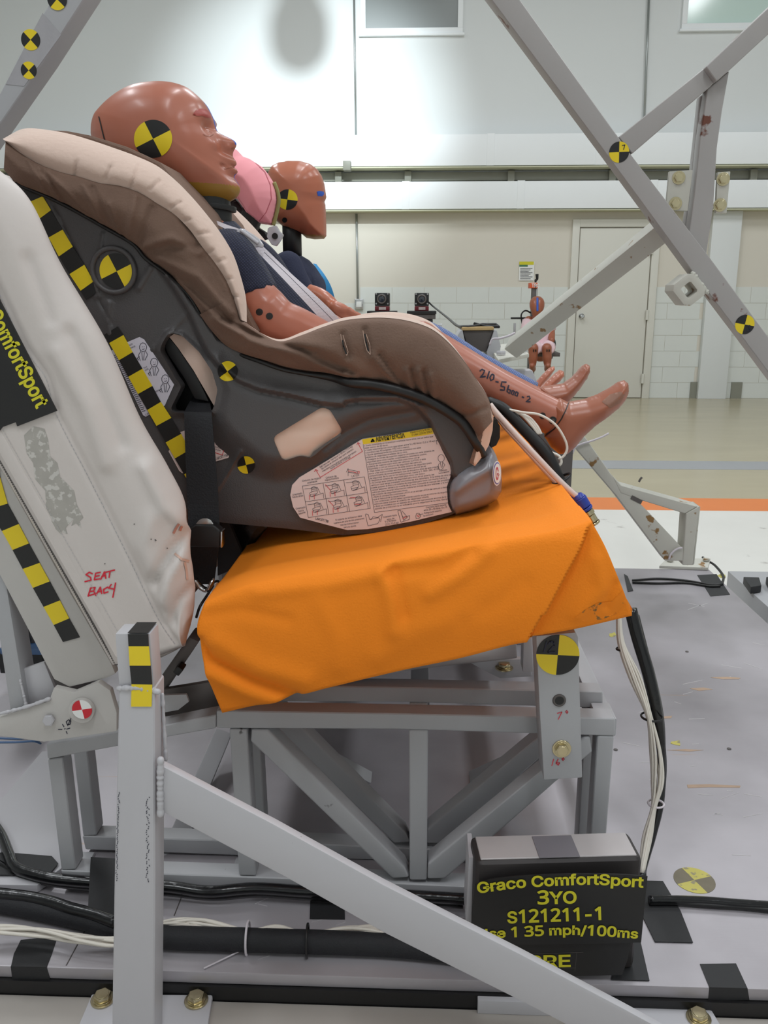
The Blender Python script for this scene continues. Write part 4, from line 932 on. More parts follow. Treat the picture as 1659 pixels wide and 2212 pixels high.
rowC2 = rowC[:6]+[(385, 1070), (390, 1160), (392, 1260), (390, 1325), (372, 1400)]
def sdisp(V, P):
    f = (V[:, 1] < 1.06).astype(float)
    w = np.clip((P[:, 0]-np.interp(P[:, 1], [p[1] for p in rowB], [p[0] for p in rowB]))/25, 0, 1)
    d = 0
    for ln, wd_, a in (([(320, 1010), (360, 1090), (396, 1120)], 20, -.012), ([(405, 1150), (372, 1190), (330, 1260)], 13, .010), ([(398, 1200), (372, 1240), (350, 1300)], 14, -.008), ([(412, 1270), (384, 1300), (370, 1350)], 10, .009), ([(330, 1120), (310, 1180), (330, 1230)], 20, -.006), ([(120, 760), (190, 880), (230, 1000)], 18, -.006), ([(150, 720), (215, 850), (262, 960)], 14, .006), ([(60, 560), (105, 690)], 14, .005), ([(408, 1330), (398, 1370)], 8, -.006)): d = d+ridge(P, ln, wd_, a)
    d = d*w+.004*np.exp(-(pdist(P, rowB)/6)**2)
    return d*f
cov = loft3('cushion_cover', [rpx(rowA, .988), rpx(rowA2, YS), rpx(rowM, YS), rpx(rowB, YS), rpx(rowBC, .968), rpx(rowC, 1.01), back(rowC2, 1.09, -.022), back(rowC2, 1.2, -.03), back(rowC2, 1.85, -.03), [p*[1, 0, 1]+[0, 1.95, 0] for p in rpx(rowB, YS)], [p*[1, 0, 1]+[0, 1.95, 0] for p in rpx(rowA, .988)]], 120, 120, M['vinyl'], sb, sdisp, caps=True, closed=True)
fv = snapper([cov], .0008)
# zip, stitching, residue, hand lettering
V, Fc = [], []
for q_ in cr(np.array(rowA, float), 210):
    c = at(q_[0]+8, q_[1]-1, .976); g = [(c+np.array([sx*.0016, sy*.001, sz*.001])) for sz in (-1, 1) for sx, sy in ((-1, -1), (1, -1), (1, 1), (-1, 1))]; o = len(V); V += g
    Fc += [tuple(o+i for i in f) for f in ((0, 1, 5, 4), (1, 2, 6, 5), (3, 0, 4, 7), (4, 5, 6, 7), (0, 3, 2, 1))]
mk('zip', V, Fc, M['dark_steel'], sb)
V, Fc = [], []
Q1 = cr(np.array([(x+16, y-2) for x, y in rowA], float), 120); Q2 = cr(np.array([(x+44, y-4) for x, y in rowA], float), 120)
relief('piping_band', [tuple(p) for p in Q1[::3]]+[tuple(p) for p in Q2[::-3]], [], 16, lambda v: YS-.0015-.003*np.sin(np.clip((v[:, 0]-np.interp(v[:, 1], Q1[:, 1], Q1[:, 0]))/28, 0, 1)*math.pi), .004, M['vinyl'], sb)
def dashes(n, line, L, gap, w, Y, m):
    q = cr(np.array(line, float), 400); s = np.concatenate([[0], np.cumsum(np.linalg.norm(np.diff(q, axis=0), axis=1))]); out = []; u = 0
    while u < s[-1]-L:
        out.append([(np.interp(a, s, q[:, 0]), np.interp(a, s, q[:, 1])) for a in (u, u+L)]); u += L+gap
    return strokes(n, out, w, Y, m, sb)
dashes('stitching', [(x+50, y-4) for x, y in rowA], 4, 4, 1.0, fv, M['alu2'])
dashes('stitching', [(x-4, y+1) for x, y in rowB], 6, 4, 1.3, fv, M['alu2'])
rs = mat('glue_residue', (170, 165, 158), .6, var=.15, vscale=60, spots=((200, 196, 190), 130, .54))
RP = [(52, 940), (72, 921), (96, 926), (104, 950), (108, 985), (124, 1000), (130, 1030), (160, 1060), (166, 1090), (180, 1118), (172, 1126), (176, 1140), (164, 1130), (154, 1136), (160, 1120), (142, 1140), (146, 1154), (132, 1148), (134, 1156), (116, 1138), (110, 1142), (112, 1120), (100, 1098), (98, 1060), (76, 1035), (72, 1000), (58, 980)]
blob('glue_residue', RP, rs, sb, snapper([cov], .0003), 10)
prism('placard', [(-260, 160), (-190, 190), (0, 651), (122, 888), (37, 921), (34, 912), (4, 923), (-20, 955), (-40, 935), (-260, 420)], YS-.0042, YS-.0012, M['mblack'], sb, 0)
text_px('Graco ComfortSport', (-80, 577), (80, 884), 30, YS-.0046, M['yellowink'], sb, .025, res=3)
SB = [[(200, 1239), (193, 1236), (186, 1241), (196, 1247), (197, 1253), (184, 1256)], [(217, 1236), (207, 1238), (204, 1252), (216, 1250)], [(206, 1245), (215, 1243)], [(218, 1251), (226, 1235), (229, 1249)], [(220, 1245), (229, 1243)], [(228, 1236), (248, 1231)], [(238, 1234), (236, 1247)],
      [(196, 1270), (191, 1287)], [(196, 1270), (206, 1269), (203, 1276), (194, 1278)], [(203, 1277), (206, 1282), (191, 1287)], [(207, 1286), (217, 1268), (220, 1282)], [(211, 1279), (220, 1276)], [(233, 1268), (224, 1273), (225, 1281), (234, 1278)], [(241, 1262), (235, 1270), (246, 1272)], [(250, 1259), (244, 1290)]]
strokes('red_lettering', SB, 3.0, fv, M['redink'], sb)
strokes_on('red_scuff', [[(386, 1131), (379, 1142), (374, 1152)], [(392, 1136), (388, 1146)]], 5, mat('brick_scuff', (186, 128, 112), .6), sb, fv)
strokes_on('red_scuff', [[(378, 1196), (392, 1208), (408, 1212)], [(398, 1214), (402, 1232), (404, 1252)]], 5, mat('pale_scuff', (206, 172, 156), .6), sb, fv)
strokes_on('dark_fleck', [[(290, 1131), (291, 1133)], [(325, 1164), (327, 1165)], [(334, 1165), (337, 1168)], [(360, 1183), (361, 1185)], [(226, 1217), (228, 1218)]], 2.6, M['dark_steel'], sb, fv)
# ------------------------------------------------------------------ child car seat
MID = 1.35; Y0 = 1.14
seat = thing('child_car_seat', 'dark grey child car seat with brown and beige padding on the orange cushion', 'car seat', at(740, 1152, 1.35))
OUT = [(20, 378), (30, 362), (120, 402), (180, 432), (250, 468), (320, 522), (390, 580), (430, 640), (470, 700), (520, 738), (600, 765), (720, 790), (850, 812), (960, 852), (1015, 900), (1036, 960), (1040, 1010), (1010, 1060), (985, 1106), (975, 1112), (870, 1146), (740, 1156), (620, 1142), (480, 1129), (440, 1118), (400, 1098), (345, 1020), (305, 935), (260, 840), (210, 740), (160, 640), (110, 540), (60, 440)]
BH = [(362, 722), (375, 719), (392, 724), (430, 760), (458, 802), (470, 842), (464, 872), (457, 890), (398, 892), (374, 890), (369, 882), (392, 835), (378, 815), (352, 770), (345, 757), (350, 742)]
RH = round_poly([(588, 945), (694, 880), (712, 884), (742, 934), (680, 974), (671, 990), (650, 984), (610, 997)], 13)
BAND = [(330, 560), (388, 614), (432, 675), (472, 732), (560, 775), (717, 810), (857, 835), (945, 870), (1007, 915), (1050, 960), (1045, 1010), (1010, 1060), (976, 1026), (972, 999), (945, 950), (927, 912), (896, 877), (857, 863), (780, 863), (745, 868), (742, 875), (700, 873), (630, 856), (558, 842), (513, 823), (470, 789), (449, 765), (428, 725), (409, 680), (385, 640)]
BUCK = [(470, 780), (513, 815), (558, 836), (630, 850), (700, 866), (780, 857), (857, 857), (905, 877), (892, 886), (840, 893), (787, 908), (742, 930), (707, 965), (675, 993), (630, 1007), (595, 1014), (560, 1006), (545, 996), (518, 974), (486, 947), (465, 919), (458, 892), (472, 845)]
TRI = [(115, 435), (240, 510), (330, 575), (312, 590), (250, 540), (215, 600), (205, 650)]
def shellY(P):
    Y = np.full(len(P), Y0)
    Y -= mound(P, BAND, .013, 6.5)
    Y -= mound(P, BUCK, .018, 34)
    Y += ridge(P, [(700, 968), (745, 932), (800, 905), (890, 889)], 7, .004)
    Y -= ridge(P, BH+BH[:1], 7, .006)
    Y -= ridge(P, [(402, 680), (345, 740), (330, 755)], 6, .003)+ridge(P, [(236, 655), (232, 690), (236, 720)], 7, .004)+ridge(P, [(300, 622), (326, 578)], 7, .004)+ridge(P, [(206, 612), (210, 640)], 6, .004)
    Y -= ridge(P, [(215, 560), (222, 505)], 4, .003)
    Y += ridge(P, [(110, 430), (210, 640), (240, 700)], 3, .002)
    Y -= ridge(P, [(468, 1060), (520, 975)], 4, .003)
    Y += .004*mound(P, [(480, 1129), (620, 1142), (740, 1156), (740, 1190), (480, 1160)], 1, 20)
    return Y
sh = relief('side_shell', OUT, [round_poly(BH, 6, 2), RH], 4.0, shellY, .022, M['shell'], seat)
relief('side_shell', OUT, [], 16.0, shellY, .022, M['shell'], seat, mirror=MID)
# shell seat pan and back between the sides (hidden core)
prism('shell_core', [(40, 372), (120, 420), (250, 500), (390, 620), (470, 760), (640, 850), (900, 870), (985, 930), (985, 1060), (870, 1120), (740, 1128), (520, 1100), (430, 1075), (365, 1000), (310, 900), (200, 690), (80, 450)], 1.215, 1.485, M['shell'], seat, .004)
# behind the openings
relief('lining', [(580, 945), (690, 875), (730, 880), (752, 935), (690, 990), (610, 1005)], [], 12, lambda v: shellY(v)+.0035+ridge(v, [(640, 930), (690, 925), (735, 905)], 8, .002), .003, M['pinkbeige'], seat)
prism('metal_clip', [(668, 990), (676, 977), (735, 936), (738, 940), (700, 966), (680, 984)], 1.1255, 1.1285, M['dark_steel'], seat, .0005)
prism('belt_path_well', [(335, 712), (480, 712), (480, 900), (350, 900)], 1.20, 1.21, M['black'], seat, 0)
relief('inner_padding', [(366, 728), (376, 721), (394, 726), (432, 762), (459, 803), (470, 843), (463, 878), (418, 800), (385, 752)], [], 8, lambda v: 1.146-.004*np.sin((v[:, 0]+v[:, 1]*.3)*.05), .004, M['beige'], seat)
prism('inner_rail', [(352, 738), (366, 730), (384, 752), (425, 812), (452, 868), (420, 862), (398, 818), (362, 765)], 1.151, 1.166, M['black'], seat, .002)
# round boss with a marker
c = at(245, 584, Y0-.003); r_ = np.linalg.norm(at(245, 536, Y0)-at(245, 584, Y0)); ring('boss_ring', c, (0, -1, 0), r_, .0035, M['shell'], seat, 48, 10)
cyl('boss_floor', c+[0, .0025, 0], (0, -1, 0), r_, .0015, M['shell'], seat, 48)
marker_px(252, 586, 39, Y0-.0035, 205, MK[::-1], seat)
fs = snapper([sh]); sticker(492, 802, 21.5, -38, MK[::-1], seat, fs); sticker(532, 1004, 19, -14, MK[::-1], seat, fs)
# checker tapes on the shell
tape([((50, 412), (78, 398)), ((62, 437), (92, 424)), ((83, 474), (110, 454)), ((105, 513), (135, 496)), ((127, 554), (157, 533)), ((150, 592), (182, 572)), ((174, 628), (202, 608)), ((186, 648), (213, 628))], Y0-.0022, MK, seat, 1)
T2 = [((90, 165), (205, 95)), ((135, 230), (250, 165)), ((215, 370), (325, 305)), ((290, 505), (405, 440)), ((370, 645), (485, 580)), ((445, 775), (555, 710)), ((520, 905), (640, 840)), ((595, 1040), (720, 970)), ((670, 1170), (790, 1100)), ((745, 1300), (860, 1230)), ((800, 1390), (915, 1320))]
tape([tuple((200+x/3.77, 680+y/3.77) for x, y in q) for q in T2], Y0-.0026, MK, seat, 1)
# labels
LY = Y0-.0012
def lab(name, px, Y, m=None): return prism(name, px, Y, Y+.0006, m or M['label'], seat, 0)
L1 = [(275, 739), (301, 728), (311, 733), (376, 831), (356, 876), (315, 900), (309, 897), (241, 757)]
lab('harness_label', L1, LY, mat('label_white', (214, 210, 222), .5)); LY2 = LY-.0004
def face(cx, cy, s):
    circ = [(cx+6.5*s*math.cos(a), cy+8*s*math.sin(a)) for a in np.linspace(0, 6.3, 12)]
    return [circ, [(cx-2, cy-1), (cx-1, cy-1)], [(cx+2, cy-1), (cx+3, cy-1)], [(cx-2, cy+4), (cx, cy+5), (cx+3, cy+3)], [(cx-5, cy+9), (cx-10, cy+17), (cx-6, cy+29)], [(cx+5, cy+8), (cx+10, cy+16), (cx+4, cy+28)], [(cx-3, cy+11), (cx-1, cy+28)], [(cx+3, cy+11), (cx+1, cy+28)], [(cx-8, cy+20), (cx-13, cy+24), (cx-9, cy+28)]]
ls = []
for cx, cy in ((309, 750), (333, 783), (357, 819)): ls += face(cx, cy, 1.2)
strokes('printed_drawings', ls, 1.1, LY2, M['bluink'], seat)
ls = [[(246+k*1.95+.4, 768+k*3.9), (252+k*1.95+(k*7 % 3), 766+k*3.9)] for k in range(32)]
strokes('bar_lines', ls, 1.5, LY2, M['bluink'], seat)
def ltext(s, a, b, h, Y, m=None, bold=0., name='printed_text'): return text_px(s, a, b, h, Y, m or M['bluink'], seat, bold, name, 1)
for s, a, b in (('Use this', (279, 748), (287, 744)), ('harness slot', (281, 754), (293, 749)), ('For a', (312, 797), (318, 793)), ('child', (314, 802), (321, 798)), ('sitting', (337, 848), (344, 844))): ltext(s, a, b, 4, LY2)
ltext('LAPC0', (315, 898), (332, 890), 4.5, LY2)
lab('lower_label', [(387, 934), (400, 930), (402, 1022), (393, 1022), (387, 1017), (364, 975)], LY)
L2 = [(455, 951), (460, 953), (486, 961), (498, 980), (493, 989), (465, 997), (455, 998)]
lab('belt_label', L2, LY); strokes('red_frame', [[(460, 976), (480, 983), (487, 962)]], 1.3, LY2, M['redink'], seat)
for s, a, b in (('de (5-18 kg)', (459, 959), (483, 966)), ('asientos', (459, 965), (476, 970)), ('para que', (459, 970), (476, 975))): ltext(s, a, b, 4, LY2)
ltext('LAPC0115B', (466, 994), (493, 985), 5, LY2, None, .01)
# the big warning label
LB = [(782, 949), (860, 937), (932, 924), (936, 934), (941, 939), (953, 968), (967, 995), (974, 1010), (973, 1030), (965, 1052), (968, 1090), (976, 1106), (945, 1113), (891, 1126), (837, 1136), (794, 1143), (750, 1145), (707, 1134), (648, 1118), (633, 1095), (627, 1069), (631, 1048), (646, 1032), (715, 990)]
WL = Y0-.0052
prism('warning_label', LB, WL, WL+.005, M['label'], seat, 0); WT = WL-.0004
prism('yellow_heading', [(782, 949), (860, 937), (932, 924), (937, 937), (862, 949), (784.5, 960)], WL-.0003, WL, M['yellow'], seat, 0)
strokes('warning_triangle', [[(802, 954), (805, 949), (808, 953), (802, 954)]], 3, WT-.0002, M['mblack'], seat)
text_px('ADVERTENCIA', (812, 954), (875, 944.5), 9.6, WT-.0006, M['mblack'], seat, .02, 'printed_text', 2)
ltext('Puede ocurrir la MUERTE', (887, 936.5), (933, 928), 4.4, WT-.0002, M['mblack']); ltext('O UNA LESION SERIA', (890, 942), (934, 934), 4.4, WT-.0002, M['mblack'])
BODY = """• Uselo solamente en la posicion orientada hacia atras con un bebe que
pese menos de 20 libras.
• Uselo solamente con ninos que pesen entre 5 y 40 libras (2,2 a 18 kg) y
cuya altura sea 40 pulgadas (102 cm) o menos.
• Ajuste apretadamente los cinturones provistos con este
sistema de seguridad alrededor de su nino.
• Asegure la correa de sujecion superior provista con este sistema de
seguridad para ninos cuando revestimientos delanteros usados.
• Asegure este sistema de seguridad para ninos con el
sistema de sujecion para ninos del vehiculo (LATCH) si esta
disponible o con un cinturon de seguridad del vehiculo.
• Siga todas las instrucciones de este sistema de seguridad para
ninos y las instrucciones escritas que se encuentran en el
compartimiento de almacenamiento que se encuentra atras de este sistema
de seguridad. No lo use sin las instrucciones. Llame al 1-800-345-4109.
• Registre el sistema de seguridad para ninos con Graco.
• No ponga este sistema de seguridad para ninos en un asiento del
vehiculo que tenga instalado una bolsa de aire delantera. Si la bolsa de aire se infla,
puede golpear al nino y al sistema de seguridad para ninos con mucha fuerza y
causar lesiones serias o la muerte de su nino. Consulte el manual del propietario del
vehiculo para obtener informacion sobre las bolsas de aire laterales y la instalacion
del sistema de seguridad para ninos.
• NUNCA coloque dos conectores LATCH en un anclaje LATCH del vehiculo a menos
que el fabricante lo especifique.
• Los conectores LATCH deben guardarse cuando se usa el cinturon de seguridad
vehiculo para instalar el asiento de seguridad infantil.
• Para los modelos con un aparato de proteccion que pasa por encima de la cabeza,
aparato de proteccion no es suficiente para la seguridad de su nino. Siempre use""".split('\n')
geo = []
per = 2.12
for i, s in enumerate(BODY):
    a = np.array([787+.163*i*5.2, 964.5+i*5.05]); w = len(s)*per; b = a+np.array([w, -.137*w]); d = b-a; n_ = np.array([d[1], -d[0]])/np.linalg.norm(d)
    geo.append(text_map(s, lambda x, y: at(*(a+d*x+n_*3.3*y), WT), 0., 0))
V, Fc = join_geo(geo); mk('printed_text', V, Fc, M['bluink'], seat)
ls = [[(784.5, 960), (809, 1107), (968, 1086)]]
G = lambda u, v: (653+134*u+13*v, 1050-20*u+68*v)
for u in (0, 1/3, 2/3, 1): ls.append([G(u, 0), G(u, 1)])
for v in (0, .5, 1): ls.append([G(0, v), G(1, v)])
red = []
for r_i in range(2):
    for c_i in range(3):
        f = lambda u, v: G((c_i+u)/3, (r_i+v)/2)
        ls += [[f(.08, .2), f(.7, .22), f(.78, .6)], [f(.35, .75), f(.92, .62), f(.9, .95)], [f(.4, .2), f(.55, .12), f(.66, .25), f(.66, .55), f(.5, .7), f(.3, .72), f(.28, .5), f(.4, .45), f(.4, .2)], [f(.42, .3), f(.64, .3)], [f(.42, .42), f(.64, .42)], [f(.3, .6), f(.6, .6)]]
        if c_i < 2: red += [[f(.25, .62), f(.22, .92)], [f(.48, .64), f(.45, .92)]]
        if c_i == 1: red.append([f(.1, .12), f(.28, .5)])
        if r_i and c_i == 2: red += [[f(.15, .15), f(.4, .2)], [f(.3, .6), f(.6, .66)]]
ls += [[(789, 1111), (795, 1136), (816, 1131), (821, 1122), (818, 1118), (798, 1122), (796, 1112), (790, 1110)], [(801, 1123), (806, 1116), (815, 1118), (826, 1111), (822, 1127)], [(859, 1103), (866, 1128), (884, 1122), (885, 1114), (870, 1117), (865, 1102), (859, 1103)], [(868, 1103), (880, 1117), (872, 1124), (866, 1106)], [(898, 1115), (900, 1109), (906, 1109), (909, 1115), (905, 1120), (899, 1120), (898, 1115)], [(903, 1112), (914, 1110)]]
hx = [(953+7*math.cos(a), 990+8*math.sin(a)) for a in np.linspace(0, 6.3, 12)]
ls += [hx, [(949, 1000), (946, 1008), (950, 1015), (956, 1013), (961, 1004), (957, 999)], [(951, 998), (953, 1010)], [(956, 997), (955, 1010)], [(944, 960), (942, 952), (948, 950)], [(748, 1020), (752, 1012), (752, 1028)], [(752, 1014), (772, 1018), (772, 1023), (752, 1020)]]
strokes('printed_drawings', ls, .75, WT, M['bluink'], seat)
red += [[(682, 1015), (692, 1031), (783, 975), (773, 957)], [(679, 1019), (682, 1014), (687, 1017)], [(771, 961), (773, 956), (778, 959)], [(752, 1017), (770, 1021)], [(772, 1018), (776, 1018), (776, 1022), (772, 1022)], [(901, 1113), (904, 1117), (906, 1113)], [(870, 1120), (878, 1116)]]
strokes('red_drawings', red, 1.0, WT-.0001, M['redink'], seat)
for s, a, b, h in (('Belt here rear-facing up to 30 lbs (13,6 kg)', (692, 1011), (762, 965), 3.6), ('Se coloca el cinturon aqui para asientos', (695, 1015), (764, 971), 3.6), ('orientados hacia atras para ninos que pesan', (697, 1020), (770, 976), 3.6), ('hasta 30 libras (13,6 kg)', (715, 1014), (757, 988), 3.6),
                   ('Cinturon de regazo', (653, 1041), (693, 1034), 4), ('solamente', (664, 1045), (685, 1041), 4), ('Cinturon de', (704, 1034), (727, 1030), 4), ('regazo/hombro', (702, 1039), (732, 1034), 4), ('LATCH', (760, 1031), (776, 1028), 4.5),
                   ('Orientado', (632, 1071), (653, 1067), 4), ('hacia atras', (632, 1076), (655, 1072), 4), ('Orientado', (639, 1101), (660, 1097), 4), ('hacia', (645, 1106), (656, 1104), 4), ('delante', (645, 1112), (660, 1108), 4),
                   ('El soporte de reclinacion debe', (725, 1125), (782, 1116), 3.6), ('sujetarse en una de dos posiciones.', (721, 1132), (788, 1121), 3.6), ('Vea las instrucciones', (735, 1136), (775, 1130), 3.6), ('para su ajuste.', (743, 1141), (770, 1137), 3.6),
                   ('Orientado hacia', (828, 1119), (857, 1114), 3.6), ('atras de', (836, 1124), (852, 1121), 3.6), ('5 a 30 libras', (832, 1129), (856, 1125), 3.6), ('(2,2 a 13,6 kg)', (832, 1135), (861, 1130), 3.6),
                   ('Orientado hacia delante', (920, 1098), (964, 1092), 3.6), ('entre 20 a 40 libras (9 a 18', (916, 1104), (966, 1097), 3.6), ('Asegure el soporte', (916, 1110), (954, 1104), 3.6), ('la posicion', (915, 1116), (936, 1112), 3.6), ('Orientado', (949, 1019), (966, 1016), 3.4), ('hacia delante', (948, 1024), (970, 1020), 3.4)):
    ltext(s, a, b, h, WT)
ltext('LAPC0119B', (681, 1122), (709, 1129), 5, WT, None, .01)
# front foot
FO = [(968, 1058), (972, 1040), (985, 1020), (1008, 1004), (1030, 996), (1045, 982), (1062, 974), (1072, 984), (1079, 1005), (1084, 1035), (1083, 1062), (1072, 1080), (1050, 1093), (1015, 1106), (985, 1113), (974, 1100), (968, 1080)]
def footY(P): d = pdist(P, FO, True); t = np.clip(d/24, 0, 1); return 1.152-.036*np.sqrt(1-(1-t)**2)+ridge(P, [(985, 1060), (1030, 1030), (1075, 1005)], 10, -.005)
relief('front_foot', FO, [], 4, footY, .20, M['foot'], seat)
n_ = np.array([.78, -.62, .06]); n_ /= np.linalg.norm(n_); u_ = np.cross([0, 0, 1.], n_); u_ /= np.linalg.norm(u_); v_ = np.cross(n_, u_); ec = at(1068, 1022, 1.1145)
def badge(r, k, m, n='badge'):
    V = [ec+n_*k+u_*r*.62*math.cos(a)+v_*r*math.sin(a) for a in np.linspace(0, 2*math.pi, 33)[:-1]]; return mk(n, V, [tuple(range(32))], m, seat)
badge(.0165, .004, M['white']); badge(.0148, .0044, mat('badge_blue', (120, 120, 190), .5), 'badge_ring'); badge(.0132, .0048, M['white'], 'badge_face')
V, Fc = text_map('G', lambda x, y: ec+n_*.0052+u_*(x-.5)*.009+v_*(y-.5)*.016, .02); mk('badge_letter', V, Fc, mat('badge_red', (200, 90, 100), .5), seat)
# padding ---------------------------------------------------------------
Lw = [(8, 366), (34, 395), (111, 427), (169, 457), (236, 495), (287, 525), (314, 556), (354, 586), (388, 616), (412, 643), (432, 677), (449, 707), (472, 734), (506, 758)]
Sw = [(12, 305), (34, 323), (67, 345), (111, 366), (162, 379), (202, 393), (243, 399), (287, 409), (327, 433), (364, 453), (398, 484), (422, 511), (442, 541), (462, 565), (483, 595), (496, 625), (507, 652), (518, 690)]
Cw = [(6, 300), (27, 285), (57, 278), (101, 281), (142, 288), (189, 301), (229, 315), (270, 328), (310, 345), (351, 366), (385, 396), (418, 430), (449, 467), (472, 497), (489, 524), (506, 555), (516, 585), (526, 619), (532, 652), (533, 696)]
def wr(P):
    d = np.zeros(len(P))
    for ln, w, a in (([(60, 345), (100, 415)], 5, -.003), ([(83, 362), (130, 438)], 5, -.0035), ([(105, 372), (190, 465)], 6, -.004), ([(92, 372), (150, 445)], 4, .003), ([(180, 400), (218, 480)], 6, -.004), ([(200, 405), (235, 480)], 5, .003), ([(235, 440), (258, 505)], 5, -.004), ([(292, 425), (275, 515)], 8, -.004), ([(330, 450), (300, 530)], 10, .004),
                     ([(300, 545), (360, 530), (425, 535)], 9, .005), ([(310, 535), (370, 515), (430, 545)], 10, -.006), ([(345, 560), (430, 600), (500, 675)], 9, -.006), ([(340, 572), (420, 625), (495, 695)], 7, .006), ([(385, 610), (460, 680), (520, 720)], 9, -.005), ([(400, 480), (440, 560), (480, 640)], 12, .003),
                     ([(460, 690), (540, 735), (640, 768), (750, 815)], 8, -.006), ([(480, 690), (560, 728), (650, 755), (740, 800)], 6, .006), ([(530, 700), (600, 742), (700, 775), (770, 818)], 9, -.006), ([(600, 745), (680, 760), (760, 805)], 6, .005), ([(640, 735), (720, 760), (800, 815)], 14, -.004),
                     ([(800, 765), (830, 800), (860, 832)], 7, -.004), ([(820, 765), (845, 800), (868, 830)], 5, .0035), ([(876, 800), (892, 848)], 5, -.004), ([(888, 795), (903, 850)], 4, .004), ([(902, 800), (918, 855)], 5, -.004), ([(915, 800), (927, 858)], 4, .0035), ([(930, 810), (938, 866)], 5, -.004), ([(740, 722), (752, 770)], 7, .004), ([(788, 712), (797, 765)], 7, .004), ([(980, 900), (1020, 893), (1055, 880)], 6, .003)): d += ridge(P, ln, w, a*1.45)
    return d
def rows_px(px, Y): return [(x, y, Y) for x, y in px]
def midrow(a, b, t, Y, n=16):
    A_, B_ = cr(np.array(a, float), n), cr(np.array(b, float), n); Q = A_+(B_-A_)*t; return [(p[0], p[1], Y) for p in Q]
Wrows = [midrow(Lw, Lw, 0, 1.138), midrow(Lw, Sw, .12, 1.116), midrow(Lw, Sw, .5, 1.098), midrow(Lw, Sw, .88, 1.104), midrow(Sw, Sw, 0, 1.110)]
def bdisp(P):
    d = np.zeros(len(P))
    for ln in ([(165, 350), (162, 378)], [(240, 358), (228, 386)], [(300, 358), (282, 405)], [(345, 390), (325, 408)], [(390, 436), (368, 448)], [(410, 473), (397, 476)], [(452, 502), (428, 505)], [(460, 540), (450, 545)], [(485, 560), (470, 565)], [(500, 600), (492, 604)], [(512, 640), (505, 642)]): d += ridge(P, ln, 3.5, .004)
    return d
Brows = [midrow(Sw, Sw, 0, 1.1105), midrow(Sw, Cw, .35, 1.103), midrow(Sw, Cw, .75, 1.118), midrow(Cw, Cw, 0, 1.150), midrow(Sw, Cw, .9, 1.19), midrow(Sw, Cw, .45, 1.225), midrow(Sw, Cw, .0, 1.24)]
La = [(430, 680), (472, 734), (506, 758), (560, 777), (612, 795), (665, 805), (717, 812), (759, 822), (805, 826), (857, 837), (910, 854), (945, 872), (973, 889), (1000, 910), (1027, 950)]
Ta = [(500, 645), (516, 680), (533, 698), (560, 717), (590, 737), (605, 737), (640, 728), (690, 709), (740, 693), (790, 687), (840, 687), (890, 695), (920, 704), (950, 723), (975, 746), (1000, 776), (1020, 806), (1040, 836), (1055, 861), (1065, 881), (1066, 908)]
Arows = [midrow(La, La, 0, 1.136), midrow(La, Ta, .1, 1.112), midrow(La, Ta, .5, 1.094), midrow(La, Ta, .88, 1.104), midrow(Ta, Ta, 0, 1.122)]
up = lambda px, k: [(x, y-k*min(1, max(0, (x-560)/60))*(1 if x < 940 else max(0, (1010-x)/70))) for x, y in px]
Irows = [midrow(Ta, Ta, 0, 1.121), midrow(up(Ta, 2), up(Ta, 2), 0, 1.132), midrow(up(Ta, 5), up(Ta, 5), 0, 1.150), midrow(up(Ta, 3), up(Ta, 3), 0, 1.17), midrow(up(Ta, -30), up(Ta, -30), 0, 1.20), midrow(up(Ta, -70), up(Ta, -70), 0, 1.21)]
for mir in (None, MID):
    loft('brown_side_cover', Wrows, 170, 34, M['velour'], seat, wr, mir); loft('beige_rim', Brows, 170, 40, M['beige'], seat, bdisp, mir)
    loft('brown_arm_cover', Arows, 190, 40, M['velour'], seat, wr, mir); loft('beige_arm_lining', Irows, 120, 20, M['beige'], seat, None, mir)
sweep('edge_trim', [at(x, y+2, 1.132) for x, y in Lw[1:]]+[at(x, y+3, 1.122) for x, y in La[3:7]]+[at(x, y+5, 1.112) for x, y in La[7:]]+[at(1042, 985, 1.12)], [.0025]*10+[.003]*6+[.0055, .0065]+[.0068]*8, M['black'], seat, 10, 200)
relief('front_flap', [(1058, 880), (1066, 900), (1064, 930), (1056, 962), (1042, 986), (1026, 1007), (1016, 1000), (1030, 962), (1026, 935), (1000, 905)], [], 5, lambda v: 1.116+ridge(v, [(1066, 895), (1045, 930), (1028, 1000)], 9, -.007), .004, M['pinkbeige'], seat)
relief('front_flap', [(1018, 912), (1056, 895), (1046, 930), (1034, 985), (1024, 1004), (1014, 1000), (1028, 955)], [], 5, lambda v: 1.111+ridge(v, [(1040, 900), (1030, 960)], 9, -.004), .003, M['velour'], seat)
strokes('strap_slit', [[(740, 736), (742, 748), (748, 764)], [(788, 722), (791, 740), (796, 758)]], 3.2, 1.0935, M['black'], seat)
strokes('slit_stitching', [[(736, 722), (738, 736), (743, 752), (749, 768), (752, 760), (745, 738), (741, 724)], [(784, 714), (787, 735), (792, 756), (800, 766), (799, 745), (791, 722)]], .8, 1.0936, M['pinkbeige'], seat)
prism('headrest_pad', [(50, 290), (62, 284), (101, 279), (142, 281), (189, 290), (229, 302), (270, 315), (310, 333), (345, 350), (420, 440), (500, 600), (560, 720), (470, 720), (330, 540), (100, 380), (50, 340)], 1.185, 1.515, M['velour'], seat, .008, 3)
relief('strap_loop', [(1062, 905), (1072, 906), (1080, 920), (1080, 945), (1072, 962), (1060, 968), (1058, 940)], [], 5, lambda v: 1.20+0*v[:, 0], .03, M['black'], seat)
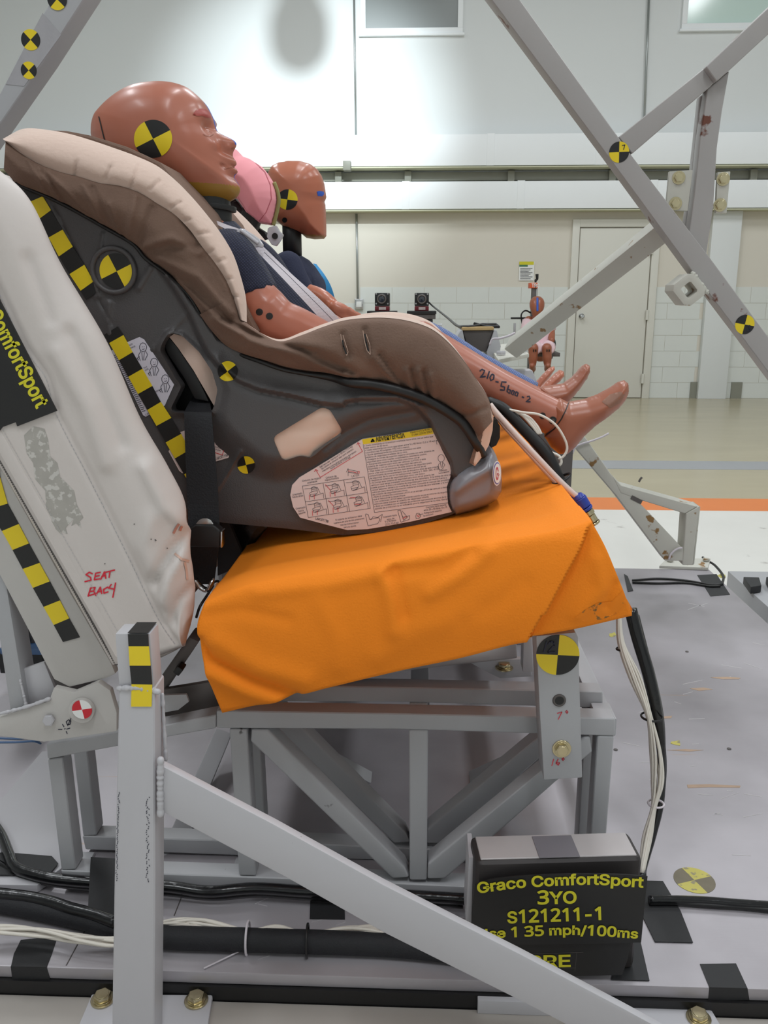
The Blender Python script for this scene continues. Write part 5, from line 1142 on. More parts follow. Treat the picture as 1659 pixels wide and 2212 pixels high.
# lap belt and buckle
lap = thing('lap_belt', 'black lap belt with a chrome-edged buckle beside the white backrest', 'seat belt', at(440, 1240, 1.08))
def ribbon(name, A_, B_, m, parent, n=40, t=.0016):
    a, b = cr(np.array([at(*p) for p in A_]), n), cr(np.array([at(*p) for p in B_]), n); V = np.vstack([a, b, a+[0, t, 0], b+[0, t, 0]])
    Fc = [(i, i+1, n+i+1, n+i) for i in range(n-1)]+[(2*n+i, 3*n+i, 3*n+i+1, 2*n+i+1) for i in range(n-1)]+[(i, 2*n+i, 2*n+i+1, i+1) for i in range(n-1)]+[(n+i, n+i+1, 3*n+i+1, 3*n+i) for i in range(n-1)]
    return fixn(mk(name, V, Fc, m, parent, smooth=False))
ribbon('webbing', [(420, 850, 1.18), (400, 886, 1.135), (398, 905, 1.117), (403, 1051, 1.10), (407, 1140, 1.082)], [(450, 850, 1.18), (456, 886, 1.135), (458, 905, 1.113), (470, 1050, 1.096), (474, 1140, 1.082)], M['belt'], lap)
ribbon('webbing', [(405, 1170, 1.084), (408, 1215, 1.095), (420, 1262, 1.11)], [(473, 1172, 1.084), (468, 1215, 1.095), (462, 1262, 1.11)], M['belt'], lap)
prism('second_webbing', [(470, 1126), (494, 1128), (520, 1190), (512, 1226), (470, 1244)], 1.18, 1.19, M['belt'], lap, 0)
prism('black_wrap', [(494, 1120), (580, 1138), (555, 1168), (520, 1225), (500, 1225)], 1.22, 1.24, M['blackgloss'], lap, .003)
prism('chrome_tongue', [(422, 1136), (424, 1130), (430, 1123), (438, 1119.5), (447, 1119.5), (455, 1123), (460, 1130), (462, 1136)], 1.0705, 1.0735, M['chrome'], lap, .0008)
prism('buckle', [(404, 1146), (421, 1134), (462, 1134), (478, 1148), (476, 1184), (406, 1182)], 1.066, 1.084, M['black'], lap, .004, 3)
for a, b in (((401, 1142), (405, 1180)), ((476, 1148), (480, 1184))): prism('chrome_edge', [(a[0], a[1]), (b[0], a[1]+1), (b[0]-.5, b[1]), (a[0]-.5, b[1]-1)], 1.0645, 1.083, M['chrome'], lap, .001)
sweep('anchor_hook', [at(422, 1252, 1.08), at(434, 1268, 1.08), at(447, 1274, 1.08), at(456, 1262, 1.08), at(459, 1254, 1.085)], .0032, M['chrome'], lap, 8, flat=2.2)
cyl('anchor_pin', at(469, 1258, 1.06), (.2, -1, 0), .004, .012, M['chrome'], lap, 12, bev=.001)
tag(sweep('anchor_wire', [at(462, 1262, 1.09), at(448, 1285, 1.07), at(432, 1310, 1.05), at(424, 1334, 1.05)], .0018, M['black'], None, 6), 'thin black wire in the gap behind the orange cushion', 'wire')
# ------------------------------------------------------------------ crash test dummies
def head_fn(outline, cpx, Yc, W, base=None, s=.013, n=2.3, dents=()):
    """returns (point function p(a, b), lateral function for a px) of a head whose mid-profile is the px outline"""
    O = np.array(outline, float); c = np.array(cpx, float)
    def polar(Q):
        v = Q-c; a = np.arctan2(v[:, 1], v[:, 0]); r = np.hypot(v[:, 0], v[:, 1]); k = np.argsort(a); return a[k], r[k]
    a1, r1_ = polar(cr(np.vstack([O, O[:1]]), 600)); B = O if base is None else np.array(base, float)
    a2, r2_ = polar(cr(np.vstack([B, B[:1]]), 600))
    R1 = lambda a: np.interp(a, a1, r1_, period=2*math.pi); R2 = lambda a: np.interp(a, a2, r2_, period=2*math.pi)
    return c, R1, R2
def head_mesh(name, outline, cpx, Yc, W, mats, parent, base=None, s=.013, n=2.3, dents=(), mi=None, na=200, nb=110, taper=None):
    c, R1, R2 = head_fn(outline, cpx, Yc, W, base, s, n)
    A = np.linspace(-math.pi, math.pi, na+1)[:-1]; Bv = np.linspace(-math.pi/2, math.pi/2, nb)
    aa, bb = np.meshgrid(A, Bv); aa, bb = aa.ravel(), bb.ravel()
    lat = W*np.sign(bb)*np.abs(np.sin(bb))**(2/n)
    if s is None: y0_ = c[1]+R2(aa)*np.sin(aa); s = .0120+.009*np.clip((y0_-332)/10, 0, 1)
    lat = lat; g = np.abs(np.cos(bb))**(2/n)
    R = R2(aa)+(R1(aa)-R2(aa))*np.exp(-(lat/s)**2); g[np.abs(np.abs(bb)-math.pi/2) < 1e-6] = 0
    px = c[0]+R*g*np.cos(aa); py = c[1]+R*g*np.sin(aa)
    if taper is not None: lat = lat*taper(px, py)
    for (x, y, lt, sx, sy, sl, dr, dl) in dents:   # dr: push in the profile plane towards the centre (px), dl: lateral (m)
        w = np.exp(-((px-x)/sx)**2-((py-y)/sy)**2-((np.abs(lat)-lt)/sl)**2)
        vx, vy = c[0]-px, c[1]-py; L = np.hypot(vx, vy)+1e-6; px, py = px+vx/L*dr*w, py+vy/L*dr*w; lat = lat-np.sign(lat)*dl*w
    V = np.array([at(x, y, Yc) for x, y in zip(px, py)]); V[:, 1] += lat
    i, j = np.meshgrid(np.arange(nb-1), np.arange(na), indexing='ij'); i, j = i.ravel(), j.ravel(); j2 = (j+1) % na
    Fc = np.column_stack([i*na+j, i*na+j2, (i+1)*na+j2, (i+1)*na+j])
    cx = px[Fc].mean(1); cy = py[Fc].mean(1); cl = lat[Fc].mean(1)
    o = mk(name, V, Fc, mats, parent, smooth=True, midx=None if mi is None else mi(cx, cy, cl))
    bm = bmesh.new(); bm.from_mesh(o.data); bmesh.ops.remove_doubles(bm, verts=bm.verts, dist=1e-6); bmesh.ops.recalc_face_normals(bm, faces=bm.faces); bm.to_mesh(o.data); bm.free(); return o
HO = [(204, 295), (205, 274), (210, 256), (217, 245), (237, 224), (260, 206), (283, 193), (308, 185), (340, 181), (363, 181), (386, 184.5), (409, 193), (427, 207), (443, 224), (453, 240), (460.5, 256), (466, 274), (471, 285), (485, 293), (498, 299), (507, 304.5), (511, 311), (509, 319), (504, 328), (503.5, 339), (509, 347), (511, 355), (507, 361), (511.5, 366.5), (513.5, 372), (508, 379), (507.5, 387), (515, 397), (518.5, 407), (517, 416.5), (510, 427), (494, 436), (466, 441), (430, 436), (390, 425), (340, 420), (285, 410), (240, 380), (214, 335)]
HB = [(204, 295), (205, 274), (210, 256), (217, 245), (237, 224), (260, 206), (283, 193), (308, 185), (340, 181), (363, 181), (386, 184.5), (409, 193), (427, 207), (443, 224), (452, 241), (458, 258), (462, 275), (467, 290), (473, 305), (479, 322), (485, 340), (490, 356), (495, 372), (502, 388), (509, 400), (512, 408), (510, 418), (500, 428), (484, 436), (460, 440), (430, 436), (390, 425), (340, 420), (285, 410), (240, 380), (214, 335)]
HY = 1.35; HW = .079
d1 = thing('crash_dummy', 'child crash test dummy in a navy knit shirt strapped in the car seat', 'crash dummy', at(700, 830, HY))
dents = [(456, 283, .028, 12, 12, .014, 11, .005), (457, 287, .027, 7, 6, .008, -6, -.003), (449, 261, .028, 15, 8, .018, -5, -.002), (474, 318, .030, 13, 16, .014, -4, -.004), (497, 321, .011, 7, 7, .005, -5, -.003), (488, 322, .016, 4, 8, .004, 4, .001), (489, 364, .022, 7, 5, .008, 6, .002), (502, 362, .012, 9, 2.6, .016, 4, 0), (505, 383, .014, 12, 5, .012, 3, 0), (440, 250, .07, 40, 40, .03, 0, .006), (480, 395, .05, 40, 30, .03, 0, .006), (462, 376, .034, 26, 20, .02, 0, -.004)]
def head_mi(cx, cy, cl):
    m = np.zeros(len(cx), int)
    m[(cy > 402+.06*(470-cx)) & (cx > 398) & (cy > 404)] = 1
    edge = (np.abs(cl-.004) < .0065) & (cx > 440)
    m[edge & (cy < 312) & (cy > 205)] = 2; m[edge & (cy > 376) & (cy < 398)] = 2
    return m
tp_ = lambda x, y: 1-.34*np.clip((x-400)/115, 0, 1)**1.5*np.clip((y-260)/120, 0, 1)
hd = head_mesh('head', HO, (380, 305), HY, HW, [M['skin'], M['chinpaint'], M['bluepaint']], d1, HB, None, 2.35, dents, head_mi, 300, 200, tp_)
fh = snapper([hd])
sticker(331, 300, 41, -27, MK, hd, fh)
blob('brow_smear', [(416, 248), (422, 239), (433, 235), (444, 236), (452, 243), (456, 256), (446, 254), (436, 250), (426, 251)], M['browpaint'], hd, fh)
strokes_on('skull_cap_seam', [[(214, 252), (218, 268), (222, 285), (228, 308), (236, 330)]], 2.4, M['black'], hd, fh)
strokes_on('eyelid_line', [[(438, 290), (446, 294), (455, 294), (461, 290)]], 1.2, M['skin2'], hd, fh)
strokes_on('lip_line', [[(484, 365), (492, 363), (500, 362), (506, 362)]], 1.6, M['skin2'], hd, fh)
strokes_on('nostril', [[(500, 322), (505, 320)]], 3.4, M['skin2'], hd, fh)
sticker(332, 356, 9, 0, (M['dark_steel'], M['dark_steel']), hd, fh, 'ear_hole')
sweep('neck', [at(436, 405, HY), at(452, 450, HY), at(450, 500, HY)], [.036, .033, .036], M['black'], d1, 20)
cyl('neck_plate', at(462, 442, HY), (-.1, 0, -1), .034, .008, M['black'], d1, 24, bev=.002)
g = [sweep_geo([at(448, 520, HY), at(500, 600, HY), at(575, 680, HY), at(640, 745, HY), at(700, 800, HY)], [.045, .062, .064, .066, .062], 18, 24, 1.3, True)]
for s in (-1, 1):
    f = lambda x, y, o: at(x, y, HY+s*o)
    if s < 0: f = lambda x, y, o: at(x, y, HY-o)
    px_ = (lambda x, y, o: f(x, y, o)) if s < 0 else (lambda x, y, o: at(x, y, HY-o)*[1, 0, 1]+np.array([0, HY+o, 0]))
    g.append(sweep_geo([px_(500, 552, .105), px_(538, 620, .118), px_(572, 672, .122)], [.032, .031, .034], 14, 14, None, True))
    g.append(sweep_geo([px_(572, 672, .122), px_(592, 688, .122)], [.036, .033], 14, 8, None, True))
    g.append(sweep_geo([px_(585, 690, .122), px_(640, 712, .12), px_(715, 744, .112), px_(780, 775, .09)], [.032, .032, .026, .019], 14, 18, None, True))
    g.append(sweep_geo([px_(700, 800, .055), px_(800, 770, .058), px_(905, 748, .062)], [.05, .044, .036], 16, 18, None, True))
    g.append(sweep_geo([px_(905, 752, .062), px_(985, 792, .062), px_(1085, 846, .062), px_(1196, 902, .062)], [.036, .0315, .028, .0275], 18, 24, None, True))
    h0 = px_(800, 785, .085)      # hand: palm, four fingers and a thumb resting on the thigh
    g.append(sweep_geo([px_(782, 776, .088), px_(812, 790, .08)], [.017, .019], 10, 6, 1.0, True))
    for k in range(4): g.append(sweep_geo([px_(812, 786+k*7-10, .085-k*.004), px_(836, 796+k*8-10, .085-k*.006), px_(852-abs(k-1.3)*4, 812+k*8-10, .083-k*.006)], [.0075, .007, .006], 8, 8, None, True))
    g.append(sweep_geo([px_(795, 778, .075), px_(818, 776, .062), px_(834, 784, .056)], [.0085, .0075, .006], 8, 8, None, True))
V, Fc = join_geo(g); bd = remesh(mk('body', V, Fc, M['skin'], d1), .0035, 6)
fb = snapper([bd])
for x, y in ((560.5, 674), (582, 683)): sticker(x, y, 7.5, 0, (M['black'], M['black']), bd, fb, 'joint_bolt', 3, 24)
for x, y, r in ((1172, 898, 7), (1194, 908, 8.5)): sticker(x, y, r, 0, (M['black'], M['black']), bd, fb, 'joint_bolt', 3, 24)
sticker(1194, 908, 4, 0, (M['dark_steel'], M['dark_steel']), bd, snapper([bd], .0012), 'bolt_socket', 2, 20)
INK = [[(1036, 802), (1041, 798), (1047, 801), (1043, 809), (1037, 815), (1049, 813)], [(1057, 802), (1052, 818)], [(1063, 808), (1058, 815), (1060, 822), (1066, 819), (1067, 811), (1063, 808)], [(1070, 824), (1077, 826)], [(1094, 826), (1084, 825), (1082, 834), (1090, 836), (1089, 843), (1080, 842)], [(1099, 832), (1095, 845), (1100, 850), (1103, 843), (1098, 841)], [(1107, 843), (1104, 850), (1108, 853), (1111, 846), (1107, 843)], [(1115, 846), (1112, 853), (1117, 856), (1119, 849), (1115, 846)],
       [(1127, 857), (1132, 859)], [(1138, 857), (1143, 856), (1145, 861), (1136, 868), (1146, 868)]]
strokes_on('ink_number', INK, 3.0, M['bluink'], bd, fb)
FT = [(1188, 868), (1210, 860), (1226, 868), (1262, 862), (1290, 852), (1314, 839), (1335, 825), (1348, 821), (1357, 828), (1358.5, 845), (1351, 865), (1336, 882), (1312, 901), (1286, 919), (1263, 940), (1241, 966), (1224, 981), (1208, 981), (1190, 966), (1176, 943), (1176, 915)]
wf = lambda v: 1-.25*np.clip((v[:, 0]-1300)/60, 0, 1)
CUF = [(1200, 845), (1232, 866), (1224, 888), (1214, 905), (1198, 928), (1174, 944), (1150, 930)]
fo = inflate('foot', FT, 1.288, .034, 40, 3.2, M['skin2'], d1, wf=wf)
blob('toe_scuff', [(1300, 868), (1318, 852), (1340, 846), (1350, 852), (1340, 870), (1318, 882)], mat('scuff_grey', (140, 98, 78), .5, var=.2, vscale=80), fo, snapper([fo], .0004), 4)
strokes_on('ankle_seam', [[(1229, 868), (1222, 886), (1213, 905), (1198, 926), (1176, 943)]], 2.2, M['black'], fo, snapper([fo, bd], .0009))
F2 = [(1165, 836), (1190, 832), (1216, 828), (1234, 815), (1248, 800.5), (1257, 790), (1266, 785.5), (1274, 790), (1274, 803), (1268, 817), (1258, 832), (1243, 852), (1230, 866), (1205, 884), (1180, 880), (1165, 860)]
inflate('foot', F2, 1.412, .032, 30, 3.5, M['skin2'], d1, wf=wf)
# shirt: torso and two sleeves a little larger than the body
g = [sweep_geo([at(447, 512, HY), at(500, 600, HY), at(575, 680, HY), at(640, 745, HY), at(668, 772, HY)], [.049, .067, .069, .071, .072], 18, 24, 1.3)]
for s in (-1, 1):
    px_ = (lambda x, y, o: at(x, y, HY-o)) if s < 0 else (lambda x, y, o: at(x, y, HY-o)*[1, 0, 1]+np.array([0, HY+o, 0]))
    g.append(sweep_geo([px_(488, 540, .085), px_(504, 562, .106), px_(536, 622, .114), px_(544, 642, .116)], [.034, .036, .038, .040], 14, 14, None, False))
V, Fc = join_geo(g); remesh(mk('navy_shirt', V, Fc, M['navy'], d1), .004, 3)
# harness of the car seat
def strap3(name, A_, B_, m, parent=None): return ribbon(name, A_, B_, m, parent or seat)
strap3('harness_strap', [(548, 536, 1.262), (600, 590, 1.252), (660, 654, 1.250), (712, 712, 1.258), (760, 766, 1.29)], [(568, 532, 1.266), (628, 590, 1.262), (690, 646, 1.258), (742, 698, 1.262), (792, 752, 1.29)], M['strap'])
strap3('harness_strap', [(440, 474, 1.30), (462, 482, 1.282), (490, 496, 1.268), (508, 505, 1.264)], [(444, 468, 1.30), (466, 476, 1.284), (495, 487, 1.272), (516, 494, 1.268)], M['strap'])
strokes('strap_thread', [[(571, 545), (628, 600), (690, 662), (724, 697)]], 1.1, 1.2475, M['bluink'], seat)
prism('chest_clip', [(504, 502), (509, 500), (518, 493), (527, 494), (546, 506), (560, 516), (568, 528), (566, 536), (554, 532), (549, 538), (530, 525)], 1.245, 1.254, M['clip'], seat, .003, 3)
sweep('clip_rib', [at(520, 497, 1.244), at(540, 512, 1.244), at(558, 526, 1.244)], .0028, M['clip'], seat, 8)
# second dummy, with a pink cap ---------------------------------------------------------
d2 = thing('crash_dummy', 'crash dummy with a pink cloth cap and blue knit trousers, beside the front dummy', 'crash dummy', at(700, 880, 1.78))
CP = [(440, 360), (455, 335), (475, 322), (500, 318), (512, 324), (525, 338), (539, 343), (567, 361), (580, 377), (592, 396), (599, 416), (601, 435), (596, 462), (589, 487), (560, 482), (535, 463), (512, 428), (490, 432), (455, 410)]
cap = inflate('cloth_cap', CP, 1.78, .078, 70, 3.5, M['pink'], d2)
fc_ = snapper([cap], .0005)
strokes_on('cap_seam', [[(552, 352), (572, 372), (584, 400), (586, 430), (575, 458), (558, 480)]], 1.6, mat('cap_seam_pink', (200, 100, 112), .8), cap, fc_)
strokes_on('cap_hem', [[(512, 427), (535, 462), (560, 481), (588, 486)]], 5, mat('hem_pink', (232, 180, 180), .8), cap, fc_)
sweep('olive_trim', [at(592, 394, 1.77), at(600, 416, 1.77), at(602, 436, 1.77), at(597, 462, 1.77), at(590, 487, 1.77)], .004, mat('olive_trim', (150, 146, 92), .8), d2, 8)
g = [sweep_geo([at(500, 580, 1.78), at(560, 690, 1.78), at(660, 800, 1.78)], [.055, .065, .065], 16, 14, 1.25, True)]
for o in (-.06, .05):
    g.append(sweep_geo([at(680, 810, 1.74+o), at(800, 775, 1.74+o), at(893, 733, 1.74+o)], [.045, .04, .036], 14, 12, None, True))
    g.append(sweep_geo([at(893, 733, 1.74+o), at(1034, 803, 1.74+o), at(1150, 858, 1.74+o)], [.034, .030, .026], 14, 14, None, True))
V, Fc = join_geo(g); remesh(mk('body', V, Fc, M['skin3'], d2), .006)
for pts, Y, w in (([(1140, 850), (1156, 826), (1172, 808), (1186, 794.5), (1197, 791), (1199, 798), (1189, 813), (1175, 830), (1165, 850), (1150, 862)], 1.80, .022), ([(1150, 856), (1168, 835), (1184, 819), (1198, 806), (1208, 799), (1218, 802), (1219, 813), (1210, 824), (1198, 833), (1186, 850), (1170, 866)], 1.69, .024)): inflate('foot', pts, Y, w, 18, 3, M['skin3'], d2)
for o in (-.06, .05): 
    V, Fc = join_geo([sweep_geo([at(690, 808, 1.74+o), at(800, 775, 1.74+o), at(893, 732, 1.74+o), at(1034, 803, 1.74+o), at(1146, 857, 1.74+o)], [.05, .045, .041, .036, .031], 18, 40)]); mk('knit_trousers', V, Fc, M['bluepants'], d2, smooth=True)
sweep('neck', [at(548, 455, 1.78), at(524, 520, 1.78), at(500, 585, 1.78)], [.022, .022, .026], M['black'], d2, 14)
prism('neck_bracket', [(578, 492), (596, 486), (604, 500), (612, 506), (606, 518), (596, 532), (586, 528), (576, 512)], 1.76, 1.775, M['clip'], d2, .003)
cyl('bracket_hole', at(594, 510, 1.759), (0, -1, 0), .006, .002, M['black'], d2, 14)
g = [sweep_geo([at(497, 570, 1.78), at(560, 690, 1.78), at(662, 802, 1.78)], [.06, .071, .072], 16, 14, 1.25, True)]; V, Fc = join_geo(g); mk('pink_shirt', V, Fc, M['pinkshirt'], d2, smooth=True)
# black car seat wing behind the pink cap
t = thing('child_car_seat', 'black far car seat behind the pink-capped dummy', 'car seat', at(600, 860, 1.85))
prism('back_shell', [(430, 330), (470, 330), (498, 430), (510, 428), (528, 470), (542, 510), (556, 600), (590, 690), (680, 770), (860, 800), (860, 850), (560, 850), (470, 600)], 1.845, 1.99, M['black'], t, .01)
prism('side_wing', [(498, 436), (512, 432), (536, 466), (556, 490), (572, 500), (578, 512), (556, 520), (520, 490), (496, 470)], 1.80, 1.843, M['black'], t, .006)
# third dummy --------------------------------------------------------------------------
d3 = thing('crash_dummy', 'upright brown-headed dummy with a blue shoulder belt on the far seat', 'crash dummy', at(660, 760, 2.25))
H3 = [(580, 372), (588, 359), (602, 351.5), (625, 347.5), (650, 348), (670, 354), (685, 365), (695, 380), (701, 398), (703.5, 415), (705, 426), (701, 436), (703, 443), (704, 460), (705, 490), (705, 510), (700, 516), (680, 517), (662, 514), (650, 504), (630, 498), (612, 490), (598, 478), (586, 450), (579, 420), (576, 392)]
h3 = inflate('head', H3, 2.25, .072, 62, 3.2, [M['skin3'], M['chinpaint']], d3, midx=lambda c: (c[:, 1] > 509+.08*(700-c[:, 0])*-1+2).astype(int)*(c[:, 0] > 652))
f3 = snapper([h3]); sticker(621, 431, 22, 8, MK[::-1], h3, f3); sticker(615, 475, 5.5, 0, (M['black'], M['black']), h3, f3, 'ear_hole', 2, 20)
blob('blue_paint_mark', [(684, 414), (690, 412.5), (699, 414), (700, 420), (696, 424), (686, 423)], M['bluepaint'], h3, f3)
V, Fc = cyl_geo(at(632, 560, 2.25), (0, 0, 1), .024, .1, 24); mk('neck', V, Fc, M['black'], d3, smooth=True)
T3 = [(585, 566), (600, 556), (614, 552), (651, 552), (668, 562), (684, 579), (700, 598), (712, 620), (724, 645), (733, 660), (738, 700), (730, 745), (560, 745), (535, 650), (560, 590)]
inflate('navy_shirt', T3, 2.25, .125, 60, 5, M['navy2'], d3)
sweep('navy_sleeve', [at(622, 575, 2.14), at(634, 605, 2.125), at(652, 634, 2.115)], [.036, .036, .033], M['navy2'], d3, 16, 16, None, True)
g = [inflate('x', [(580, 740), (740, 740), (850, 745), (860, 775), (740, 790), (580, 790)], 2.25, .12, 30, 8, None, geo=True)]
g.append(sweep_geo([at(650, 630, 2.115), at(684, 638, 2.10), at(700, 647, 2.09), at(716, 659, 2.08)], [.024, .021, .021, .018], 12, 8, None, True))
g.append(sweep_geo([at(722, 664, 2.06), at(738, 672, 2.06)], [.017, .018], 12, 6, None, True))
for k, (x, y) in enumerate(((760, 671), (776, 680), (780, 687), (772, 692))): g.append(sweep_geo([at(740, 666+k*5, 2.06+k*.004), at(752+k*2, 668+k*6, 2.055), at(x, y, 2.06)], [.008, .0075, .006], 8, 8, None, True))
g.append(sweep_geo([at(724, 672, 2.05), at(736, 684, 2.05), at(750, 690, 2.05)], [.009, .008, .006], 8, 8, None, True))
V, Fc = join_geo(g); remesh(mk('body', V, Fc, M['skin3'], d3), .0045, 3)
cyl('wrist_joint', at(716, 660, 2.075), (.8, 0, -.5), .011, .014, M['dark_steel'], d3, 14)
tag(ribbon('blue_shoulder_belt', [(676, 569, 2.17), (692, 592, 2.135), (703, 612, 2.125), (706, 645, 2.12), (716, 668, 2.12)], [(683, 570, 2.17), (700, 592, 2.135), (714, 616, 2.125), (722, 640, 2.12), (727, 666, 2.12)], M['bluebelt'], None), 'bright blue belt across the chest of the upright far dummy', 'seat belt')
t = thing('far_bench', 'second bench seat under the upright dummy on the far side', 'bench', at(640, 900, 2.3)*[1, 1, 0]+[0, 0, DZK])
a = at(560, 790, 2.13); box('seat_pad', (a[0], 2.12, a[2]-.10), (a[0]+.42, 2.5, a[2]-.002), M['dark_steel'], t, bev=.01); box('stand', (a[0]+.06, 2.16, DZK), (a[0]+.36, 2.46, a[2]-.101), M['paint'], t, bev=.004)
box('light_block_panel', (-.55, 2.20, DZK), (.40, 2.23, a[2]-.101), M['dark_steel'], t, bev=.004); box('seat_back', (a[0]-.12, 2.12, a[2]-.05), (a[0]-.07, 2.5, a[2]+.42), M['dark_steel'], t, bev=.01)  # first panel is unseen, added to darken the deck under the front bench
# ------------------------------------------------------------------ leads at the feet of the front dummy
tag(sweep('sensor_cable', [at(*p) for p in ((1058, 868, 1.24), (1090, 885, 1.235), (1140, 935, 1.225), (1180, 980, 1.215), (1205, 1030, 1.21), (1222, 1060, 1.21), (1250, 1090, 1.215))], [.0075, .0082, .0088, .009, .0085, .0075, .006], M['black'], None, 12, 50, round_ends=True), 'thick black sheathed sensor lead running down past the dummy heel', 'cable')
tag(sweep('sensor_cable', [at(*p) for p in ((1058, 874, 1.20), (1075, 895, 1.195), (1120, 945, 1.185), (1165, 993, 1.18), (1205, 1035, 1.18), (1238, 1066, 1.18), (1252, 1076, 1.18))], .0042, M['pinkcable'], None, 8, 40), 'pale sensor lead ending in the front blue connector', 'cable')
tag(sweep('sensor_cable', [at(*p) for p in ((1060, 880, 1.22), (1085, 915, 1.21), (1130, 965, 1.205), (1180, 1020, 1.20), (1215, 1056, 1.20), (1232, 1068, 1.20))], .0034, M['pinkcable'], None, 8, 40), 'pale sensor lead ending in the rear blue connector', 'cable')
tag(sweep('sensor_cable', [at(*p) for p in ((1096, 884, 1.23), (1130, 891, 1.225), (1165, 896, 1.22), (1198, 916, 1.22), (1218, 945, 1.22), (1225, 968, 1.22), (1218, 985, 1.22), (1206, 992, 1.22))], .0018, M['cable'], None, 8, 40), 'thin white lead looping over the dummy ankle', 'cable')
for k in range(3): tag(sweep('sensor_cable', [at(*p) for p in ((1092, 886, 1.232), (1125+k*6, 895+k*2, 1.23), (1148+k*5, 918, 1.225), (1163+k*3, 938, 1.222))], .0022, M['cable'], None, 8, 24), ('upper', 'middle', 'lower')[k]+' of three thin white leads joining the black sheath at the heel', 'cable', 'thin leads at the dummy heel')
tag(sweep('sensor_cable', [at(*p) for p in ((1192, 978, 1.225), (1208, 986, 1.222), (1212, 1000, 1.22), (1204, 1010, 1.22), (1212, 1024, 1.22), (1216, 1040, 1.22))], .0022, M['cable'], None, 8, 24), 'short coiled white lead below the dummy heel', 'cable')
tag(ring('zip_tie', at(1213, 1035, 1.20), (.5, 0, -.8), .014, .002, M['black'], None, 24, 6), 'black zip tie around the sensor leads above the blue connectors', 'zip tie')
for (x0, y0, x1, y1, Y, lb_) in ((1250, 1073, 1277, 1118, 1.18, 'front blue metal connector at the end of a pale sensor lead'), (1230, 1066, 1256, 1108, 1.205, 'rear blue metal connector half hidden behind the front one')):
    p, q_ = at(x0, y0, Y), at(x1, y1, Y); d = (q_-p); L = np.linalg.norm(d); d /= L
    t = thing('connector', lb_, 'connector', q_)
    V, Fc = join_geo([cyl_geo(p-d*.004, d, .006, .006, 20, .009), cyl_geo(p+d*.002, d, .0095, L*.42, 20), cyl_geo(p+d*(.003+L*.42), d, .0098, L*.12, 20)]); bevel(mk('shell', V, Fc, M['connector'], t), .0008, 1)
    V, Fc = join_geo([cyl_geo(p+d*(.004+L*.54), d, .0085, L*.2, 20), cyl_geo(p+d*(.005+L*.74), d, .0072, L*.3, 20), cyl_geo(p+d*(.006+L*1.04), d, .0082, L*.1, 20)]); bevel(mk('brass_end', V, Fc, M['zinc'], t), .0006, 1)
# ------------------------------------------------------------------ roll frame
rf = thing('roll_cage', 'grey square-tube roll cage with crossing braces and two yellow markers at right', 'frame', (1.25, 2.35, 0))
RY = 2.30
def tubep(n, px, Y=RY, d=.05, m='rusty', b=.004): return prism(n, px, Y, Y+d, M[m], rf, b, 3)
tubep('main_tube', [(1095, -40), (1124, 0), (1364, 335), (1529, 550), (1658, 725), (1900, 1052), (1900, 1128), (1608, 735), (1498, 590), (1306, 328), (1062, 0), (1032, -40)], d=.055)
P = at(1880, 1110, RY+.01); beam('main_tube_leg', (P[0]-.05, RY+.028, P[2]+.03), (P[0]+.75, RY+.028, .01), .05, .05, M['rusty'], rf)
box('foot_plate', (P[0]+.62, RY-.06, 0), (P[0]+.86, RY+.12, .012), M['rusty'], rf)
tubep('upper_brace', [(1336, 296), (1366, 332), (1536, 186), (1552, 168), (1525, 144)], RY+.002, .05)
tubep('upper_tube', [(1525, 144), (1659, 17), (1780, -98), (1780, -30), (1659, 75), (1579, 149), (1548, 176)], RY-.02, .06, 'rusty')
tubep('upright', [(1528, 192), (1576, 152), (1560, 240), (1549, 320), (1541, 450), (1525, 558), (1488, 508), (1500, 420), (1512, 300)], RY+.012, .04)
tubep('side_face', [(1512, 208), (1529, 194), (1513, 300), (1501, 420), (1489, 508), (1478, 498), (1494, 380), (1503, 300)], RY+.053, .03)
for px, bl in (([(1446, 370), (1497, 367), (1486, 456), (1438, 454)], ((1466, 384), (1459, 440))), ([(1550, 372), (1578, 370), (1570, 460), (1546, 460)], ((1562, 387), (1555, 443)))):
    p = tubep('bolt_plate', px, RY+.02, .012, 'rusty2', .002)
    for x, y in bl: 
        b_ = bolt(at(x, y, RY+.0195), (-.1, -1, 0), .0105, M['zinc'], p)
# hollow stub under the main tube
c = at(1489, 626, RY-.02); V, Fc = [], []
for Y in (RY-.03, RY+.05):
    for R in (35, 17):
        for k in range(4):
            for da in (-.20, .20) if R == 35 else (-.12, .12): a = k*math.pi/2+.12+da; p = at(1489+(R*1.0)*math.cos(a), 626+(R*1.0)*math.sin(a), RY-.03); V.append(np.array([p[0], Y, p[2]]))
for k in range(8):
    j = (k+1) % 8; Fc += [(k, j, 8+j, 8+k), (16+j, 16+k, 24+k, 24+j), (k, 16+k, 16+j, j), (8+k, 8+j, 24+j, 24+k)]
bevel(mk('hollow_stub', V, Fc, M['rusty2'], rf), .0015, 2)
weld([at(1496, 590, RY-.002), at(1528, 632, RY-.002)], .006, M['rusty2'], rf)
A0, B0 = at(1452, 478, 2.42), at(1108, 752, 3.0); beam('rear_brace', A0, B0, .056, .056, M['rusty2'], rf, (0, -.72, .69), .005)
PL = [(1055, 745), (1100, 741), (1143, 762), (1142, 771), (1080, 779), (1072, 770)]
z_ = at(1090, 770, 2.98)[2]-.005; o = slab('end_plate', [(1056, 747), (1112, 740), (1143, 764), (1076, 777)], z_-.014, z_, M['rusty2'], rf, .002)
for x, y in ((1069, 750), (1082, 768), (1128, 762)): bolt(atz(x, y, z_+.0005), (0, 0, 1), .016, M['paint2'], o, False)
